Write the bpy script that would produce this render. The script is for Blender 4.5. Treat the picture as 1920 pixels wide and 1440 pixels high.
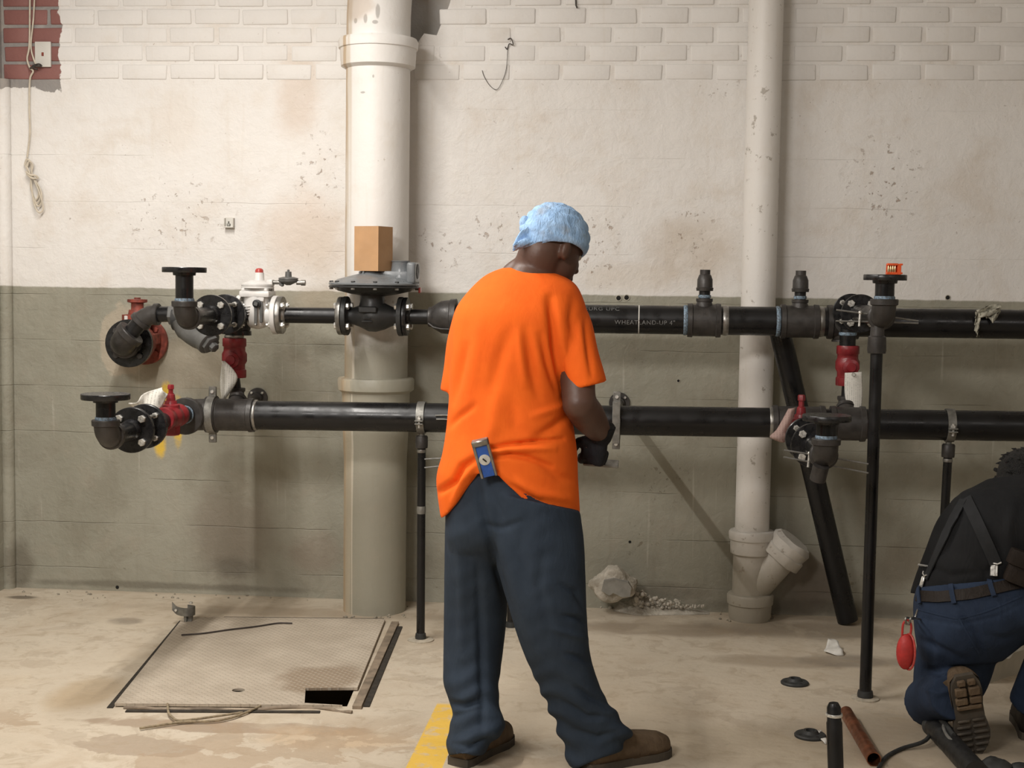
import bpy, bmesh, math, random
from mathutils import Vector, Matrix, noise
for o in list(bpy.data.objects): bpy.data.objects.remove(o)
SC = bpy.context.scene
COL = SC.collection
V = Vector
R = math.radians
random.seed(7)

# ------------------------------------------------------------------ camera
YAW, PITCH, ROLL, CAMH, DIST, FPX = 0.09126, 0.07365, 0.01432, 1.4256, 6.1, 2650.0
CPOS = V((0, -DIST, CAMH))
_f = V((-math.sin(YAW)*math.cos(PITCH), math.cos(YAW)*math.cos(PITCH), -math.sin(PITCH)))
_r0 = V((math.cos(YAW), math.sin(YAW), 0)); _u0 = _r0.cross(_f)
CR = math.cos(ROLL)*_r0 + math.sin(ROLL)*_u0
CU = -math.sin(ROLL)*_r0 + math.cos(ROLL)*_u0
CF = _f
cam_data = bpy.data.cameras.new('camera'); cam = bpy.data.objects.new('camera', cam_data); COL.objects.link(cam)
cam_data.sensor_width = 36.0; cam_data.lens = FPX/1920*36.0; cam_data.clip_start = 0.05
cam.matrix_world = Matrix(((CR.x, CU.x, -CF.x, CPOS.x), (CR.y, CU.y, -CF.y, CPOS.y), (CR.z, CU.z, -CF.z, CPOS.z), (0, 0, 0, 1)))
SC.camera = cam

def ray(px, py): return CF + CR*((px-960)/FPX) - CU*((py-720)/FPX)
def P(px, py, Y):
    """point of the photograph on the upright plane Y (wall is Y = 0)"""
    d = ray(px, py); return CPOS + d*((Y+DIST)/d.y)
def F(px, py, z=0.0):
    """point of the photograph on the floor"""
    d = ray(px, py); return CPOS + d*((z-CAMH)/d.z)
def S(Y, X=0.0):
    """pixels per metre at that place"""
    return FPX/((V((X, Y, 1))-CPOS).dot(CF))

# ------------------------------------------------------------------ world, lights, exposure
w = bpy.data.worlds.new('world'); SC.world = w; w.use_nodes = True
w.node_tree.nodes['Background'].inputs[0].default_value = (0.80, 0.86, 1.0, 1)
w.node_tree.nodes['Background'].inputs[1].default_value = 0.02
SC.view_settings.view_transform = 'Standard'; SC.view_settings.look = 'None'
SC.view_settings.gamma = 1.0; SC.view_settings.use_curve_mapping = False
SC.view_settings.exposure = 0.0
def area(name, loc, size, power, col, target, sy=None):
    d = bpy.data.lights.new(name, 'AREA'); d.shape = 'RECTANGLE'; d.size = size; d.size_y = sy or size
    d.energy = power; d.color = col
    o = bpy.data.objects.new(name, d); COL.objects.link(o); o.location = loc
    o.rotation_euler = (V(target)-V(loc)).to_track_quat('-Z', 'Y').to_euler()
    return o
area('tube_light_near_wall', (-1.72, -2.15, 3.0), 0.045, 80, (1.0, 0.955, 0.90), (-1.72, -2.15, 0), 1.8)
area('tube_light_behind', (-1.72, -5.4, 3.0), 1.3, 92, (1.0, 0.955, 0.91), (0.3, -0.6, 1.0), 0.5)
area('fill_light_right', (2.6, -6.0, 3.2), 1.3, 14, (1.0, 0.94, 0.90), (1.2, 0, 1.2), 0.4)  # weak fill added to lift the right side, not a fixture of the room

# ------------------------------------------------------------------ materials
def node(nt, typ, loc=None, **kw):
    n = nt.nodes.new(typ)
    for k, v in kw.items():
        if k.startswith('i_'):
            key = k[2:]; key = int(key) if key.isdigit() else key.replace('_', ' ')
            n.inputs[key].default_value = v
        else: setattr(n, k, v)
    return n
class NT:
    """tiny wrapper to write node trees as expressions"""
    def __init__(s, name):
        s.m = bpy.data.materials.new(name); s.m.use_nodes = True; s.nt = s.m.node_tree
        s.b = s.nt.nodes['Principled BSDF']; s.pos = None
    def L(s, a, b): s.nt.links.new(a, b)
    def put(s, inp, v):
        if hasattr(v, 'is_output'): s.L(v, inp)
        else: inp.default_value = v
    def coord(s, kind='Object'):
        if kind == 'World':
            return s.nt.nodes.new('ShaderNodeNewGeometry').outputs['Position']
        return s.nt.nodes.new('ShaderNodeTexCoord').outputs[kind]
    def mapv(s, v, scale=(1, 1, 1), loc=(0, 0, 0), rot=(0, 0, 0)):
        n = s.nt.nodes.new('ShaderNodeMapping'); s.L(v, n.inputs[0]); n.inputs['Scale'].default_value = scale
        n.inputs['Location'].default_value = loc; n.inputs['Rotation'].default_value = rot; return n.outputs[0]
    def noise(s, v, scale, detail=4, rough=.55, dist=0):
        n = s.nt.nodes.new('ShaderNodeTexNoise'); s.L(v, n.inputs['Vector']); n.inputs['Scale'].default_value = scale
        n.inputs['Detail'].default_value = detail; n.inputs['Roughness'].default_value = rough; n.inputs['Distortion'].default_value = dist
        return n.outputs['Fac']
    def math(s, op, a, b=0.0, c=0.0, clamp=False):
        n = s.nt.nodes.new('ShaderNodeMath'); n.operation = op; n.use_clamp = clamp
        s.put(n.inputs[0], a); s.put(n.inputs[1], b); s.put(n.inputs[2], c); return n.outputs[0]
    def ramp(s, v, a, b, lo=0.0, hi=1.0):
        n = s.nt.nodes.new('ShaderNodeMapRange'); n.interpolation_type = 'SMOOTHSTEP'
        s.put(n.inputs[0], v); n.inputs[1].default_value = a; n.inputs[2].default_value = b
        n.inputs[3].default_value = lo; n.inputs[4].default_value = hi; return n.outputs[0]
    def mix(s, f, a, b, mode='MIX'):
        n = s.nt.nodes.new('ShaderNodeMix'); n.data_type = 'RGBA'; n.blend_type = mode
        s.put(n.inputs[0], f)
        for i, c in ((6, a), (7, b)):
            if hasattr(c, 'is_output'): s.L(c, n.inputs[i])
            else: n.inputs[i].default_value = (*c[:3], 1)
        return n.outputs[2]
    def sep(s, v):
        n = s.nt.nodes.new('ShaderNodeSeparateXYZ'); s.L(v, n.inputs[0]); return n.outputs
    def blob(s, v, c, rad, nz=None, amt=.5, soft=.5):
        """soft spot of a given place and size, ragged by a noise"""
        n = s.nt.nodes.new('ShaderNodeVectorMath'); n.operation = 'SUBTRACT'; s.L(v, n.inputs[0]); n.inputs[1].default_value = c
        m = s.nt.nodes.new('ShaderNodeVectorMath'); m.operation = 'DIVIDE'; s.L(n.outputs[0], m.inputs[0]); m.inputs[1].default_value = rad
        l = s.nt.nodes.new('ShaderNodeVectorMath'); l.operation = 'LENGTH'; s.L(m.outputs[0], l.inputs[0])
        d = l.outputs['Value']
        if nz is not None: d = s.math('ADD', d, s.math('MULTIPLY', s.math('SUBTRACT', nz, .5), amt*2))
        return s.ramp(d, 1.0, 1.0-soft)
    def bump(s, h, strength=.3, dist=.01, prev=None):
        n = s.nt.nodes.new('ShaderNodeBump'); n.inputs['Strength'].default_value = strength; n.inputs['Distance'].default_value = dist
        s.L(h, n.inputs['Height'])
        if prev is not None: s.L(prev, n.inputs['Normal'])
        return n.outputs[0]
    def out(s, col, rough=.6, metal=0.0, normal=None, spec=.5):
        s.put(s.b.inputs['Base Color'], col if hasattr(col, 'is_output') else (*col[:3], 1))
        s.put(s.b.inputs['Roughness'], rough); s.put(s.b.inputs['Metallic'], metal)
        s.b.inputs['Specular IOR Level'].default_value = spec
        if normal is not None: s.L(normal, s.b.inputs['Normal'])
        return s.m

def surf(name, col, rough=.5, metal=0., var=.25, scale=18, bump=.15, bscale=90, bdist=.002, col2=None, spec=.5):
    t = NT(name); c = t.coord()
    n = t.noise(c, scale, 5)
    dark = tuple(x*(1-var) for x in col) if col2 is None else col2
    lite = tuple(min(1, x*(1+var*.5)) for x in col)
    cc = t.mix(t.ramp(n, .3, .7), dark, lite)
    nb = t.bump(t.noise(c, bscale, 3), bump, bdist)
    rr = t.ramp(t.noise(c, scale*1.7, 3), .3, .7, max(.05, rough-.1), min(1, rough+.12))
    return t.out(cc, rr, metal, nb, spec)

M = {}
M['pipe'] = surf('black_lacquered_pipe', (.0075, .0075, .008), .33, 0, .2, 9, .05, 160, .001, None, .4)
M['iron'] = surf('black_malleable_iron', (.046, .042, .039), .46, .25, .3, 25, .3, 220, .0012)
M['flange'] = surf('black_painted_flange', (.011, .011, .012), .30, 0, .3, 30, .12, 120, .001)
M['zinc'] = surf('zinc_plated_steel', (.68, .67, .63), .34, .65, .25, 60, .1, 150, .001)
M['steel'] = surf('bare_steel', (.30, .29, .27), .40, .85, .35, 30, .15, 120, .001)
M['dull'] = surf('dull_galvanised_steel', (.22, .215, .195), .5, .55, .3, 35, .15, 120, .001)
M['red'] = surf('red_valve_paint', (.215, .014, .019), .38, 0, .3, 22, .25, 160, .0015)
M['rustred'] = surf('rusty_red_paint', (.22, .045, .028), .6, 0, .45, 40, .3, 160, .0015)
M['white'] = surf('white_valve_paint', (.66, .645, .62), .38, 0, .12, 20, .15, 180, .001)
M['grey'] = surf('grey_casting_paint', (.105, .105, .10), .42, 0, .25, 20, .3, 220, .0012)
M['bluegrey'] = surf('blue_grey_enamel', (.165, .178, .187), .3, 0, .12, 14, .08, 120, .001)
M['seal'] = surf('blue_thread_sealant', (.19, .27, .35), .6, 0, .4, 160, .5, 200, .002, (.07, .08, .09))
M['copper'] = surf('dull_copper', (.30, .11, .055), .38, .85, .4, 22, .1, 120, .001)
M['orange'] = surf('orange_plastic', (.78, .10, .02), .42, 0, .15, 30, .05)
M['brass'] = surf('brass', (.80, .62, .36), .3, .9, .15, 30, .05)
M['card'] = surf('brown_cardboard', (.46, .27, .135), .8, 0, .08, 14, .1, 90, .001)
M['cardgrey'] = surf('grey_cardboard', (.42, .39, .32), .8, 0, .12, 14, .1, 90, .001)
M['plate'] = surf('ivory_plastic', (.62, .60, .55), .42, 0, .06, 14, .05)
M['black'] = surf('black_plastic', (.012, .012, .012), .5, 0, .2, 30, .1)
M['cable'] = surf('cream_cable', (.56, .50, .40), .55, 0, .15, 30, .05)
M['wire'] = surf('dark_wire', (.05, .04, .035), .6, 0, .3, 60, .05)
M['rod'] = surf('grey_rod', (.20, .195, .18), .5, .4, .2, 60, .05)
M['rag'] = surf('dusty_pale_rag', (.42, .40, .32), .9, 0, .45, 45, .4, 120, .003)
M['paper'] = surf('white_paper', (.68, .66, .61), .8, 0, .15, 25, .2, 60, .002)
M['rubber'] = surf('dark_grey_iron', (.028, .029, .028), .6, 0, .3, 30, .25, 120, .001)
M['twine'] = surf('jute_cord', (.30, .24, .155), .9, 0, .35, 90, .6, 400, .002)

# ------------------------------------------------------------------ mesh builder
class MB:
    def __init__(s): s.v = []; s.f = []
    def add(s, vs, fs):
        o = len(s.v); s.v += [V(x) for x in vs]; s.f += [tuple(i+o for i in q) for q in fs]; return s
    def lathe(s, p, axis, prof, n=28, cap=True, ph=0.0):
        """prof = [(distance along axis, radius)]"""
        a = V(axis).normalized(); p = V(p)
        u = a.orthogonal().normalized() if abs(a.z) > .9 else V((0, 0, 1)).cross(a).normalized()
        w_ = a.cross(u); vs = []; fs = []
        for t, r in prof:
            for k in range(n):
                th = 2*math.pi*k/n+ph; vs.append(p+a*t+(u*math.cos(th)+w_*math.sin(th))*max(r, 1e-5))
        for i in range(len(prof)-1):
            for k in range(n):
                k2 = (k+1) % n; fs.append((i*n+k, i*n+k2, (i+1)*n+k2, (i+1)*n+k))
        if cap:
            fs.append(tuple(range(n-1, -1, -1))); b = (len(prof)-1)*n; fs.append(tuple(b+k for k in range(n)))
        return s.add(vs, fs)
    def cyl(s, p0, p1, r, n=24, r1=None):
        p0, p1 = V(p0), V(p1); return s.lathe(p0, p1-p0, [(0, r), ((p1-p0).length, r if r1 is None else r1)], n)
    def hexa(s, p, axis, r, h, n=6, ph=.3):
        return s.lathe(p, axis, [(0, r), (h*.82, r), (h, r*.86)], n, True, ph)
    def tube(s, pts, rad, n=10, closed=False, caps=True, flat=None):
        pts = [V(q) for q in pts]; m = len(pts); vs = []; fs = []
        rr = rad if isinstance(rad, (list, tuple)) else [rad]*m
        t0 = (pts[1]-pts[0]).normalized(); u = t0.orthogonal().normalized()
        if abs(t0.z) < .95: u = (V((0, 0, 1))-t0*t0.z).normalized()
        for i in range(m):
            if closed: t = (pts[(i+1) % m]-pts[i-1])
            else: t = (pts[min(i+1, m-1)]-pts[max(i-1, 0)])
            t = t.normalized() if t.length > 1e-9 else t0
            u = (u-t*u.dot(t)); u = u.normalized() if u.length > 1e-6 else t.orthogonal().normalized()
            w_ = t.cross(u)
            for k in range(n):
                th = 2*math.pi*k/n; cu, cw = math.cos(th), math.sin(th)
                if flat: cw *= flat
                vs.append(pts[i]+(u*cu+w_*cw)*rr[i])
        mm = m if closed else m-1
        for i in range(mm):
            j = (i+1) % m
            for k in range(n):
                k2 = (k+1) % n; fs.append((i*n+k, i*n+k2, j*n+k2, j*n+k))
        if caps and not closed:
            fs.append(tuple(range(n-1, -1, -1))); fs.append(tuple((m-1)*n+k for k in range(n)))
        return s.add(vs, fs)
    def box(s, c, size, rot=None, bev=0.0, seg=1):
        bm = bmesh.new(); bmesh.ops.create_cube(bm, size=1.0)
        for q in bm.verts: q.co = V((q.co.x*size[0], q.co.y*size[1], q.co.z*size[2]))
        if bev: bmesh.ops.bevel(bm, geom=bm.edges[:], offset=bev, segments=seg, affect='EDGES', profile=.6)
        mt = Matrix.Translation(V(c)) @ (rot.to_4x4() if rot is not None else Matrix.Identity(4))
        bm.transform(mt); return s.bm(bm)
    def bm(s, bm):
        bm.verts.index_update(); s.add([q.co.copy() for q in bm.verts], [tuple(q.index for q in f.verts) for f in bm.faces]); bm.free(); return s
    def prism(s, pts, d):
        """closed outline extruded by vector d"""
        n = len(pts); d = V(d); pts = [V(q) for q in pts]
        return s.add(pts+[q+d for q in pts], [tuple(range(n-1, -1, -1)), tuple(range(n, 2*n))]+[(i, (i+1) % n, n+(i+1) % n, n+i) for i in range(n)])
    def sphere(s, c, r, sc=(1, 1, 1), n=20, rot=None):
        vs = []; fs = []; m = n//2
        for i in range(m+1):
            th = math.pi*i/m
            for k in range(n):
                ph = 2*math.pi*k/n
                q = V((math.sin(th)*math.cos(ph)*sc[0], math.sin(th)*math.sin(ph)*sc[1], math.cos(th)*sc[2]))*r
                if rot is not None: q = rot @ q
                vs.append(V(c)+q)
        for i in range(m):
            for k in range(n): k2 = (k+1) % n; fs.append((i*n+k, (i+1)*n+k, (i+1)*n+k2, i*n+k2))
        return s.add(vs, fs)
    def grid(s, rows):
        o = len(rows[0]); vs = [q for r_ in rows for q in r_]; fs = []
        for i in range(len(rows)-1):
            for k in range(o-1): fs.append((i*o+k, i*o+k+1, (i+1)*o+k+1, (i+1)*o+k))
        return s.add(vs, fs)
    def mesh(s, name, origin=V((0, 0, 0)), smooth=True, ang=38, weld=True):
        me = bpy.data.meshes.new(name)
        bm = bmesh.new()
        vv = [bm.verts.new(q-origin) for q in s.v]
        for f in s.f:
            try: bm.faces.new([vv[i] for i in f])
            except ValueError: pass
        if weld: bmesh.ops.remove_doubles(bm, verts=bm.verts[:], dist=2e-5)
        bmesh.ops.recalc_face_normals(bm, faces=bm.faces[:])
        bm.to_mesh(me); bm.free()
        if smooth:
            me.polygons.foreach_set('use_smooth', [True]*len(me.polygons))
            if ang < 180: me.set_sharp_from_angle(angle=R(ang))
        return me

ORG = {}
def obj(name, mb, mat, parent=None, label=None, cat=None, group=None, kind=None, smooth=True, ang=38, weld=True, org=None):
    if parent is not None: o_ = ORG[parent.name]
    elif org is not None: o_ = V(org)
    elif kind == 'structure': o_ = V((0, 0, 0))
    else:
        xs = [q.x for q in mb.v]; ys = [q.y for q in mb.v]; zs = [q.z for q in mb.v]
        o_ = V(((min(xs)+max(xs))/2, (min(ys)+max(ys))/2, min(zs)))
    me = mb.mesh(name, o_, smooth, ang, weld) if isinstance(mb, MB) else mb
    o = bpy.data.objects.new(name, me); COL.objects.link(o)
    me.materials.append(M[mat] if isinstance(mat, str) else mat)
    if parent is not None: o.parent = parent
    else: o.location = o_
    ORG[o.name] = o_
    if label: o['label'] = label
    if cat: o['category'] = cat
    if group: o['group'] = group
    if kind: o['kind'] = kind
    return o
def thing(name, label, cat, loc, group=None):
    o = bpy.data.objects.new(name, None); COL.objects.link(o); o.location = loc; o.empty_display_size = .05
    o['label'] = label; o['category'] = cat
    if group: o['group'] = group
    ORG[o.name] = V(loc); return o
def crm(pts, n=8):
    """smooth curve through points"""
    pts = [V(q) for q in pts]; out = []
    for i in range(len(pts)-1):
        p0 = pts[i-1] if i else pts[0]*2-pts[1]; p1, p2 = pts[i], pts[i+1]; p3 = pts[i+2] if i+2 < len(pts) else pts[-1]*2-pts[-2]
        for k in range(n):
            t = k/n; out.append(.5*((2*p1)+(p2-p0)*t+(2*p0-5*p1+4*p2-p3)*t*t+(3*p1-p0-3*p2+p3)*t**3))
    out.append(pts[-1]); return out
def apply_bool(o, cutters, op='DIFFERENCE'):
    for c in cutters:
        m = o.modifiers.new('b', 'BOOLEAN'); m.object = c; m.operation = op; m.solver = 'EXACT'
    dg = bpy.context.evaluated_depsgraph_get(); dg.update()
    me = bpy.data.meshes.new_from_object(o.evaluated_get(dg)); o.modifiers.clear(); o.data = me
    for c in cutters: bpy.data.objects.remove(c)
def bake(o):
    dg = bpy.context.evaluated_depsgraph_get(); dg.update()
    me = bpy.data.meshes.new_from_object(o.evaluated_get(dg)); o.modifiers.clear(); o.data = me
    me.polygons.foreach_set('use_smooth', [True]*len(me.polygons))

# ------------------------------------------------------------------ the setting
ZP = 1.365                                  # height of the painted dado line
def wall_colour(t, v, pipe=False):
    """two coats of paint: cream above, olive grey below, ragged edge"""
    x, y, z = t.sep(v)
    nl = t.noise(v, 1.3, 4); nm = t.noise(v, 7, 5, .6); nf = t.noise(v, 46, 4, .6)
    streak = t.noise(t.mapv(v, (14, 14, 1.1)), 1.6, 5, .6)
    cream = t.mix(t.ramp(nl, .35, .7), (.705, .68, .645), (.755, .735, .705))
    cream = t.mix(t.ramp(nm, .5, .78, 0, .35), cream, (.62, .55, .46))
    cream = t.mix(t.ramp(streak, .56, .8, 0, .3), cream, (.60, .53, .44))
    olive = t.mix(t.ramp(nl, .3, .7), (.278, .268, .212), (.33, .318, .258))
    olive = t.mix(t.ramp(nm, .5, .75, 0, .4), olive, (.36, .315, .25))
    olive = t.mix(t.ramp(streak, .52, .8, 0, .35), olive, (.235, .215, .165))
    edge = t.math('ADD', z, t.math('MULTIPLY', t.math('SUBTRACT', nm, .5), .02))
    up = t.ramp(edge, ZP-.004, ZP+.004)
    return x, y, z, nl, nm, nf, streak, cream, olive, up

def wall_material():
    t = NT('painted_wall'); v = t.coord('World')
    x, y, z, nl, nm, nf, streak, cream, olive, up = wall_colour(t, v)
    col = t.mix(up, olive, cream)
    def at(px, py): return P(px, py, 0)
    def spot(px, py, rx, rz, c, k, amt=.5, soft=.7, nz=nm):
        nonlocal col
        m = t.blob(v, at(px, py), (rx/430, 1.0, rz/430), nz, amt, soft)
        col = t.mix(t.math('MULTIPLY', m, k), col, c)
    # stains and patches with a shape of their own
    spot(560, 170, 60, 120, (.56, .42, .31), .42); spot(575, 440, 120, 110, (.56, .41, .29), .42)
    spot(600, 560, 80, 40, (.40, .33, .24), .5); spot(330, 230, 60, 90, (.62, .53, .43), .25)
    spot(1300, 470, 120, 90, (.46, .36, .25), .5); spot(1180, 520, 110, 40, (.60, .52, .42), .4)
    spot(240, 640, 58, 72, (.42, .36, .275), .75, .55, .12); spot(330, 690, 130, 60, (.40, .335, .25), .45, .7, .4)
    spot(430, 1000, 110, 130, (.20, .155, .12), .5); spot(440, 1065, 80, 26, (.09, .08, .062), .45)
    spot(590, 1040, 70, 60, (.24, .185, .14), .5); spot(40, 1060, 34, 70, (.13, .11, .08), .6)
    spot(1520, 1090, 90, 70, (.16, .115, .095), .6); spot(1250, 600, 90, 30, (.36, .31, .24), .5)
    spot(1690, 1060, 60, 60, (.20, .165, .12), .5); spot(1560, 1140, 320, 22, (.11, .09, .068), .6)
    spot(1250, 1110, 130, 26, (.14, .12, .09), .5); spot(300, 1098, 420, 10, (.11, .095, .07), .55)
    for px, py, a, b in ((312, 735, 14, 26), (334, 790, 13, 60), (300, 835, 15, 30), (311, 760, 20, 40)):
        spot(px, py, a, b, (.78, .50, .03), .85, .3, .6, nf)
    # chipped and peeling paint in patches
    chipn = t.noise(v, 30, 5, .65); chip = t.ramp(chipn, .60, .625)
    zone = None
    for px, py, a, b in ((1130, 440, 60, 60), (830, 470, 70, 50), (1110, 510, 80, 40), (1300, 430, 60, 90), (1660, 340, 100, 120),
                         (600, 330, 60, 120), (330, 400, 140, 90), (1250, 900, 60, 70), (1600, 1090, 70, 60), (1200, 1010, 50, 60), (960, 430, 120, 60), (1340, 130, 80, 70)):
        m = t.blob(v, at(px, py), (a/430, 1, b/430), nm, .5, .8)
        zone = m if zone is None else t.math('MAXIMUM', zone, m)
    peel = t.math('MULTIPLY', chip, zone)
    chip2 = t.math('MULTIPLY', t.ramp(t.noise(v, 55, 4, .6), .665, .69), t.ramp(t.noise(v, 3.2, 3), .50, .62))
    peel = t.math('MAXIMUM', peel, t.math('MULTIPLY', chip2, .7))
    speck = t.ramp(t.noise(v, 75, 2), .74, .77)
    pc = t.mix(up, (.20, .17, .12), (.30, .21, .15))
    col = t.mix(t.math('MULTIPLY', peel, .75), col, pc)
    col = t.mix(t.math('MULTIPLY', speck, .45), col, t.mix(up, (.12, .10, .075), (.34, .27, .2)))
    # horizontal board joints of the cast wall
    w_ = t.math('ADD', z, t.math('MULTIPLY', t.math('SUBTRACT', t.noise(v, 5, 3), .5), .014))
    fr = t.math('ABSOLUTE', t.math('SUBTRACT', t.math('FRACT', t.math('DIVIDE', w_, .205)), .5))
    joint = t.math('MULTIPLY', t.ramp(fr, .014, .0), t.ramp(t.noise(t.mapv(v, (1, 1, 4)), 2.1, 3), .42, .62))
    joint = t.math('MULTIPLY', t.math('MULTIPLY', joint, t.ramp(z, 2.2, 2.1)), t.ramp(z, ZP-.02, ZP+.02, 1.0, .3))
    # white drips
    drip = t.math('MULTIPLY', t.ramp(t.noise(t.mapv(v, (36, 36, .8)), 1.0, 3), .64, .70), t.ramp(z, ZP, ZP-.1))
    drip = t.math('MULTIPLY', drip, t.ramp(t.noise(v, 2.3, 2), .44, .58))
    col = t.mix(t.math('MULTIPLY', drip, .45), col, (.55, .52, .45))
    col = t.mix(t.math('MULTIPLY', joint, .38), col, t.mix(t.ramp(nm, .4, .6), (.13, .12, .09), (.46, .43, .37)))
    # bare red brick and grey mortar patch in the upper left corner (mortar here)
    pm = t.math('MULTIPLY', t.ramp(t.math('ADD', x, t.math('MULTIPLY', t.noise(v, 11, 5), .09)), P(112, 80, 0).x+.049, P(112, 80, 0).x+.045),
                t.ramp(t.math('ADD', z, t.math('MULTIPLY', t.noise(v, 7, 5), .16)), P(60, 167, 0).z+.082, P(60, 167, 0).z+.086))
    col = t.mix(pm, col, t.mix(nm, (.22, .205, .195), (.29, .275, .26)))
    mott = t.noise(v, 3.1, 8, .68, .4)
    col = t.mix(t.ramp(mott, .47, .70, 0, .42), col, t.mix(up, (.20, .18, .135), (.58, .50, .41)))
    col = t.mix(t.ramp(mott, .47, .30, 0, .35), col, t.mix(up, (.37, .345, .28), (.80, .775, .735)))
    h = t.math('ADD', t.math('MULTIPLY', nf, .35), t.math('ADD', t.math('ADD', t.math('MULTIPLY', nm, .8), t.math('MULTIPLY', t.noise(v, 17, 6, .62, .5), .9)), t.math('ADD', t.math('MULTIPLY', peel, -.7), t.math('MULTIPLY', joint, -.8))))
    nb = t.bump(h, .6, .009)
    nb = t.bump(t.noise(v, 170, 3), .18, .002, nb)
    return t.out(col, t.ramp(nl, .3, .7, .5, .68), 0, nb, .35)
M['wall'] = wall_material()

def brick_material():
    t = NT('painted_brick'); v = t.coord('World')
    x, y, z, nl, nm, nf, streak, cream, olive, up = wall_colour(t, v)
    col = t.mix(t.ramp(t.noise(v, 30, 5, .7), .66, .7, 0, .5), cream, (.40, .34, .28))
    pm = t.math('MULTIPLY', t.ramp(t.math('ADD', x, t.math('MULTIPLY', t.noise(v, 11, 5), .09)), P(112, 80, 0).x+.049, P(112, 80, 0).x+.045),
                t.ramp(t.math('ADD', z, t.math('MULTIPLY', t.noise(v, 7, 5), .16)), P(60, 167, 0).z+.082, P(60, 167, 0).z+.086))
    col = t.mix(pm, col, t.mix(nm, (.21, .092, .082), (.29, .13, .112)))
    nb = t.bump(t.math('ADD', nf, t.math('MULTIPLY', nm, .8)), .4, .005)
    return t.out(col, .62, 0, nb, .35)
M['brick'] = brick_material()

XL, XR = P(8, 530, 0).x, 3.6               # room corners
ZT, ZB = 3.8, 2.276                        # ceiling, underside of the brickwork
YF = -8.2
wall = MB()
wall.box(((XL+XR)/2, .15, ZB/2-.1), (XR-XL+.6, .30, ZB+.2))
wl = obj('wall_back', wall, 'wall', kind='structure', smooth=False)
# brickwork: mortar bed set back, every brick its own piece
mort = MB(); mort.box(((XL+XR)/2, .1520, (ZT+ZB)/2), (XR-XL+.6, .30, ZT-ZB))
mo = obj('mortar', mort, 'wall', wl, smooth=False)
HX, HZ = P(770, 20, 0).x, P(770, 20, 0).z+.06      # ragged hole where the big pipe goes through
cut = MB(); hp = []
for k in range(26):
    th = 2*math.pi*k/26; rr = .185+random.uniform(-.02, .02); hp.append(V((HX+rr*math.cos(th), -.2, HZ+rr*math.sin(th))))
cut.prism(hp, (0, .44, 0)); apply_bool(mo, [obj('cut', cut, 'wall', kind='structure')])
CH, BL = .0784, .2152
j0 = P(959, 135, 0).x; zc0 = P(959, 150.5, 0).z
bms = []
for q in range(6):
    b = bmesh.new(); bmesh.ops.create_cube(b, size=1.0)
    for vv in b.verts: vv.co = V((vv.co.x*(BL-.015), vv.co.y*.05, vv.co.z*(CH-.0125)))
    bmesh.ops.bevel(b, geom=b.edges[:], offset=.006, segments=2, affect='EDGES', profile=.5)
    for vv in b.verts:
        vv.co += V((noise.noise(vv.co*22+V((q*9, 0, 0)))*.0035, noise.noise(vv.co*9+V((q*5, 3, 0)))*.0015, noise.noise(vv.co*15+V((q*7, 0, 4)))*.003))
    me = bpy.data.meshes.new('brick'); b.to_mesh(me); b.free(); me.materials.append(M['brick'])
    me.polygons.foreach_set('use_smooth', [True]*len(me.polygons)); bms.append(me)
for row in range(7):
    x = j0+.5*BL+(0 if row % 2 == 0 else .5*BL)-14*BL
    while x < 2.1:
        if x > XL-.02:
            zc = zc0+CH*(row+.5)-.004
            if (V((x, zc))-V((HX, HZ))).length > .20:
                o = bpy.data.objects.new('brick', random.choice(bms)); COL.objects.link(o); o.parent = wl
                o.location = (x+random.uniform(-.003, .003), .0225+random.uniform(-.002, .0015), zc+random.uniform(-.002, .002))
                o.rotation_euler = (0, random.uniform(-.008, .008), 0)
                if x-BL/2 < XL: o.scale.x = .6; o.location.x = XL+.07
        x += BL
# half bricks that reach to the hole
for px, py in ((812, 30), (806, 100)):
    q = P(px, py, 0); 
side = MB(); side.box((XL-.15, YF/2, ZT/2-.1), (.3, -YF+.6, ZT+.2)); obj('wall_left', side, 'wall', kind='structure', smooth=False)
M['plain'] = surf('plain_room_paint', (.52, .49, .44), .7, 0, .15, 2, .2, 40, .003)
obj('wall_right', MB().box((XR+.15, YF/2, ZT/2-.1), (.3, -YF+.6, ZT+.2)), 'plain', kind='structure', smooth=False)
obj('wall_front', MB().box(((XL+XR)/2, YF-.15, ZT/2-.1), (XR-XL+.6, .3, ZT+.2)), 'plain', kind='structure', smooth=False)
obj('ceiling', MB().box(((XL+XR)/2, YF/2, ZT+.1), (XR-XL+.6, -YF+.6, .2)), 'plain', kind='structure', smooth=False)
# rounded plaster fillet in the corner
obj('trim_1', MB().cyl((XL+.012, -.012, 0), (XL+.012, -.012, ZB), .030, 20), 'wall', kind='structure')

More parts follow.
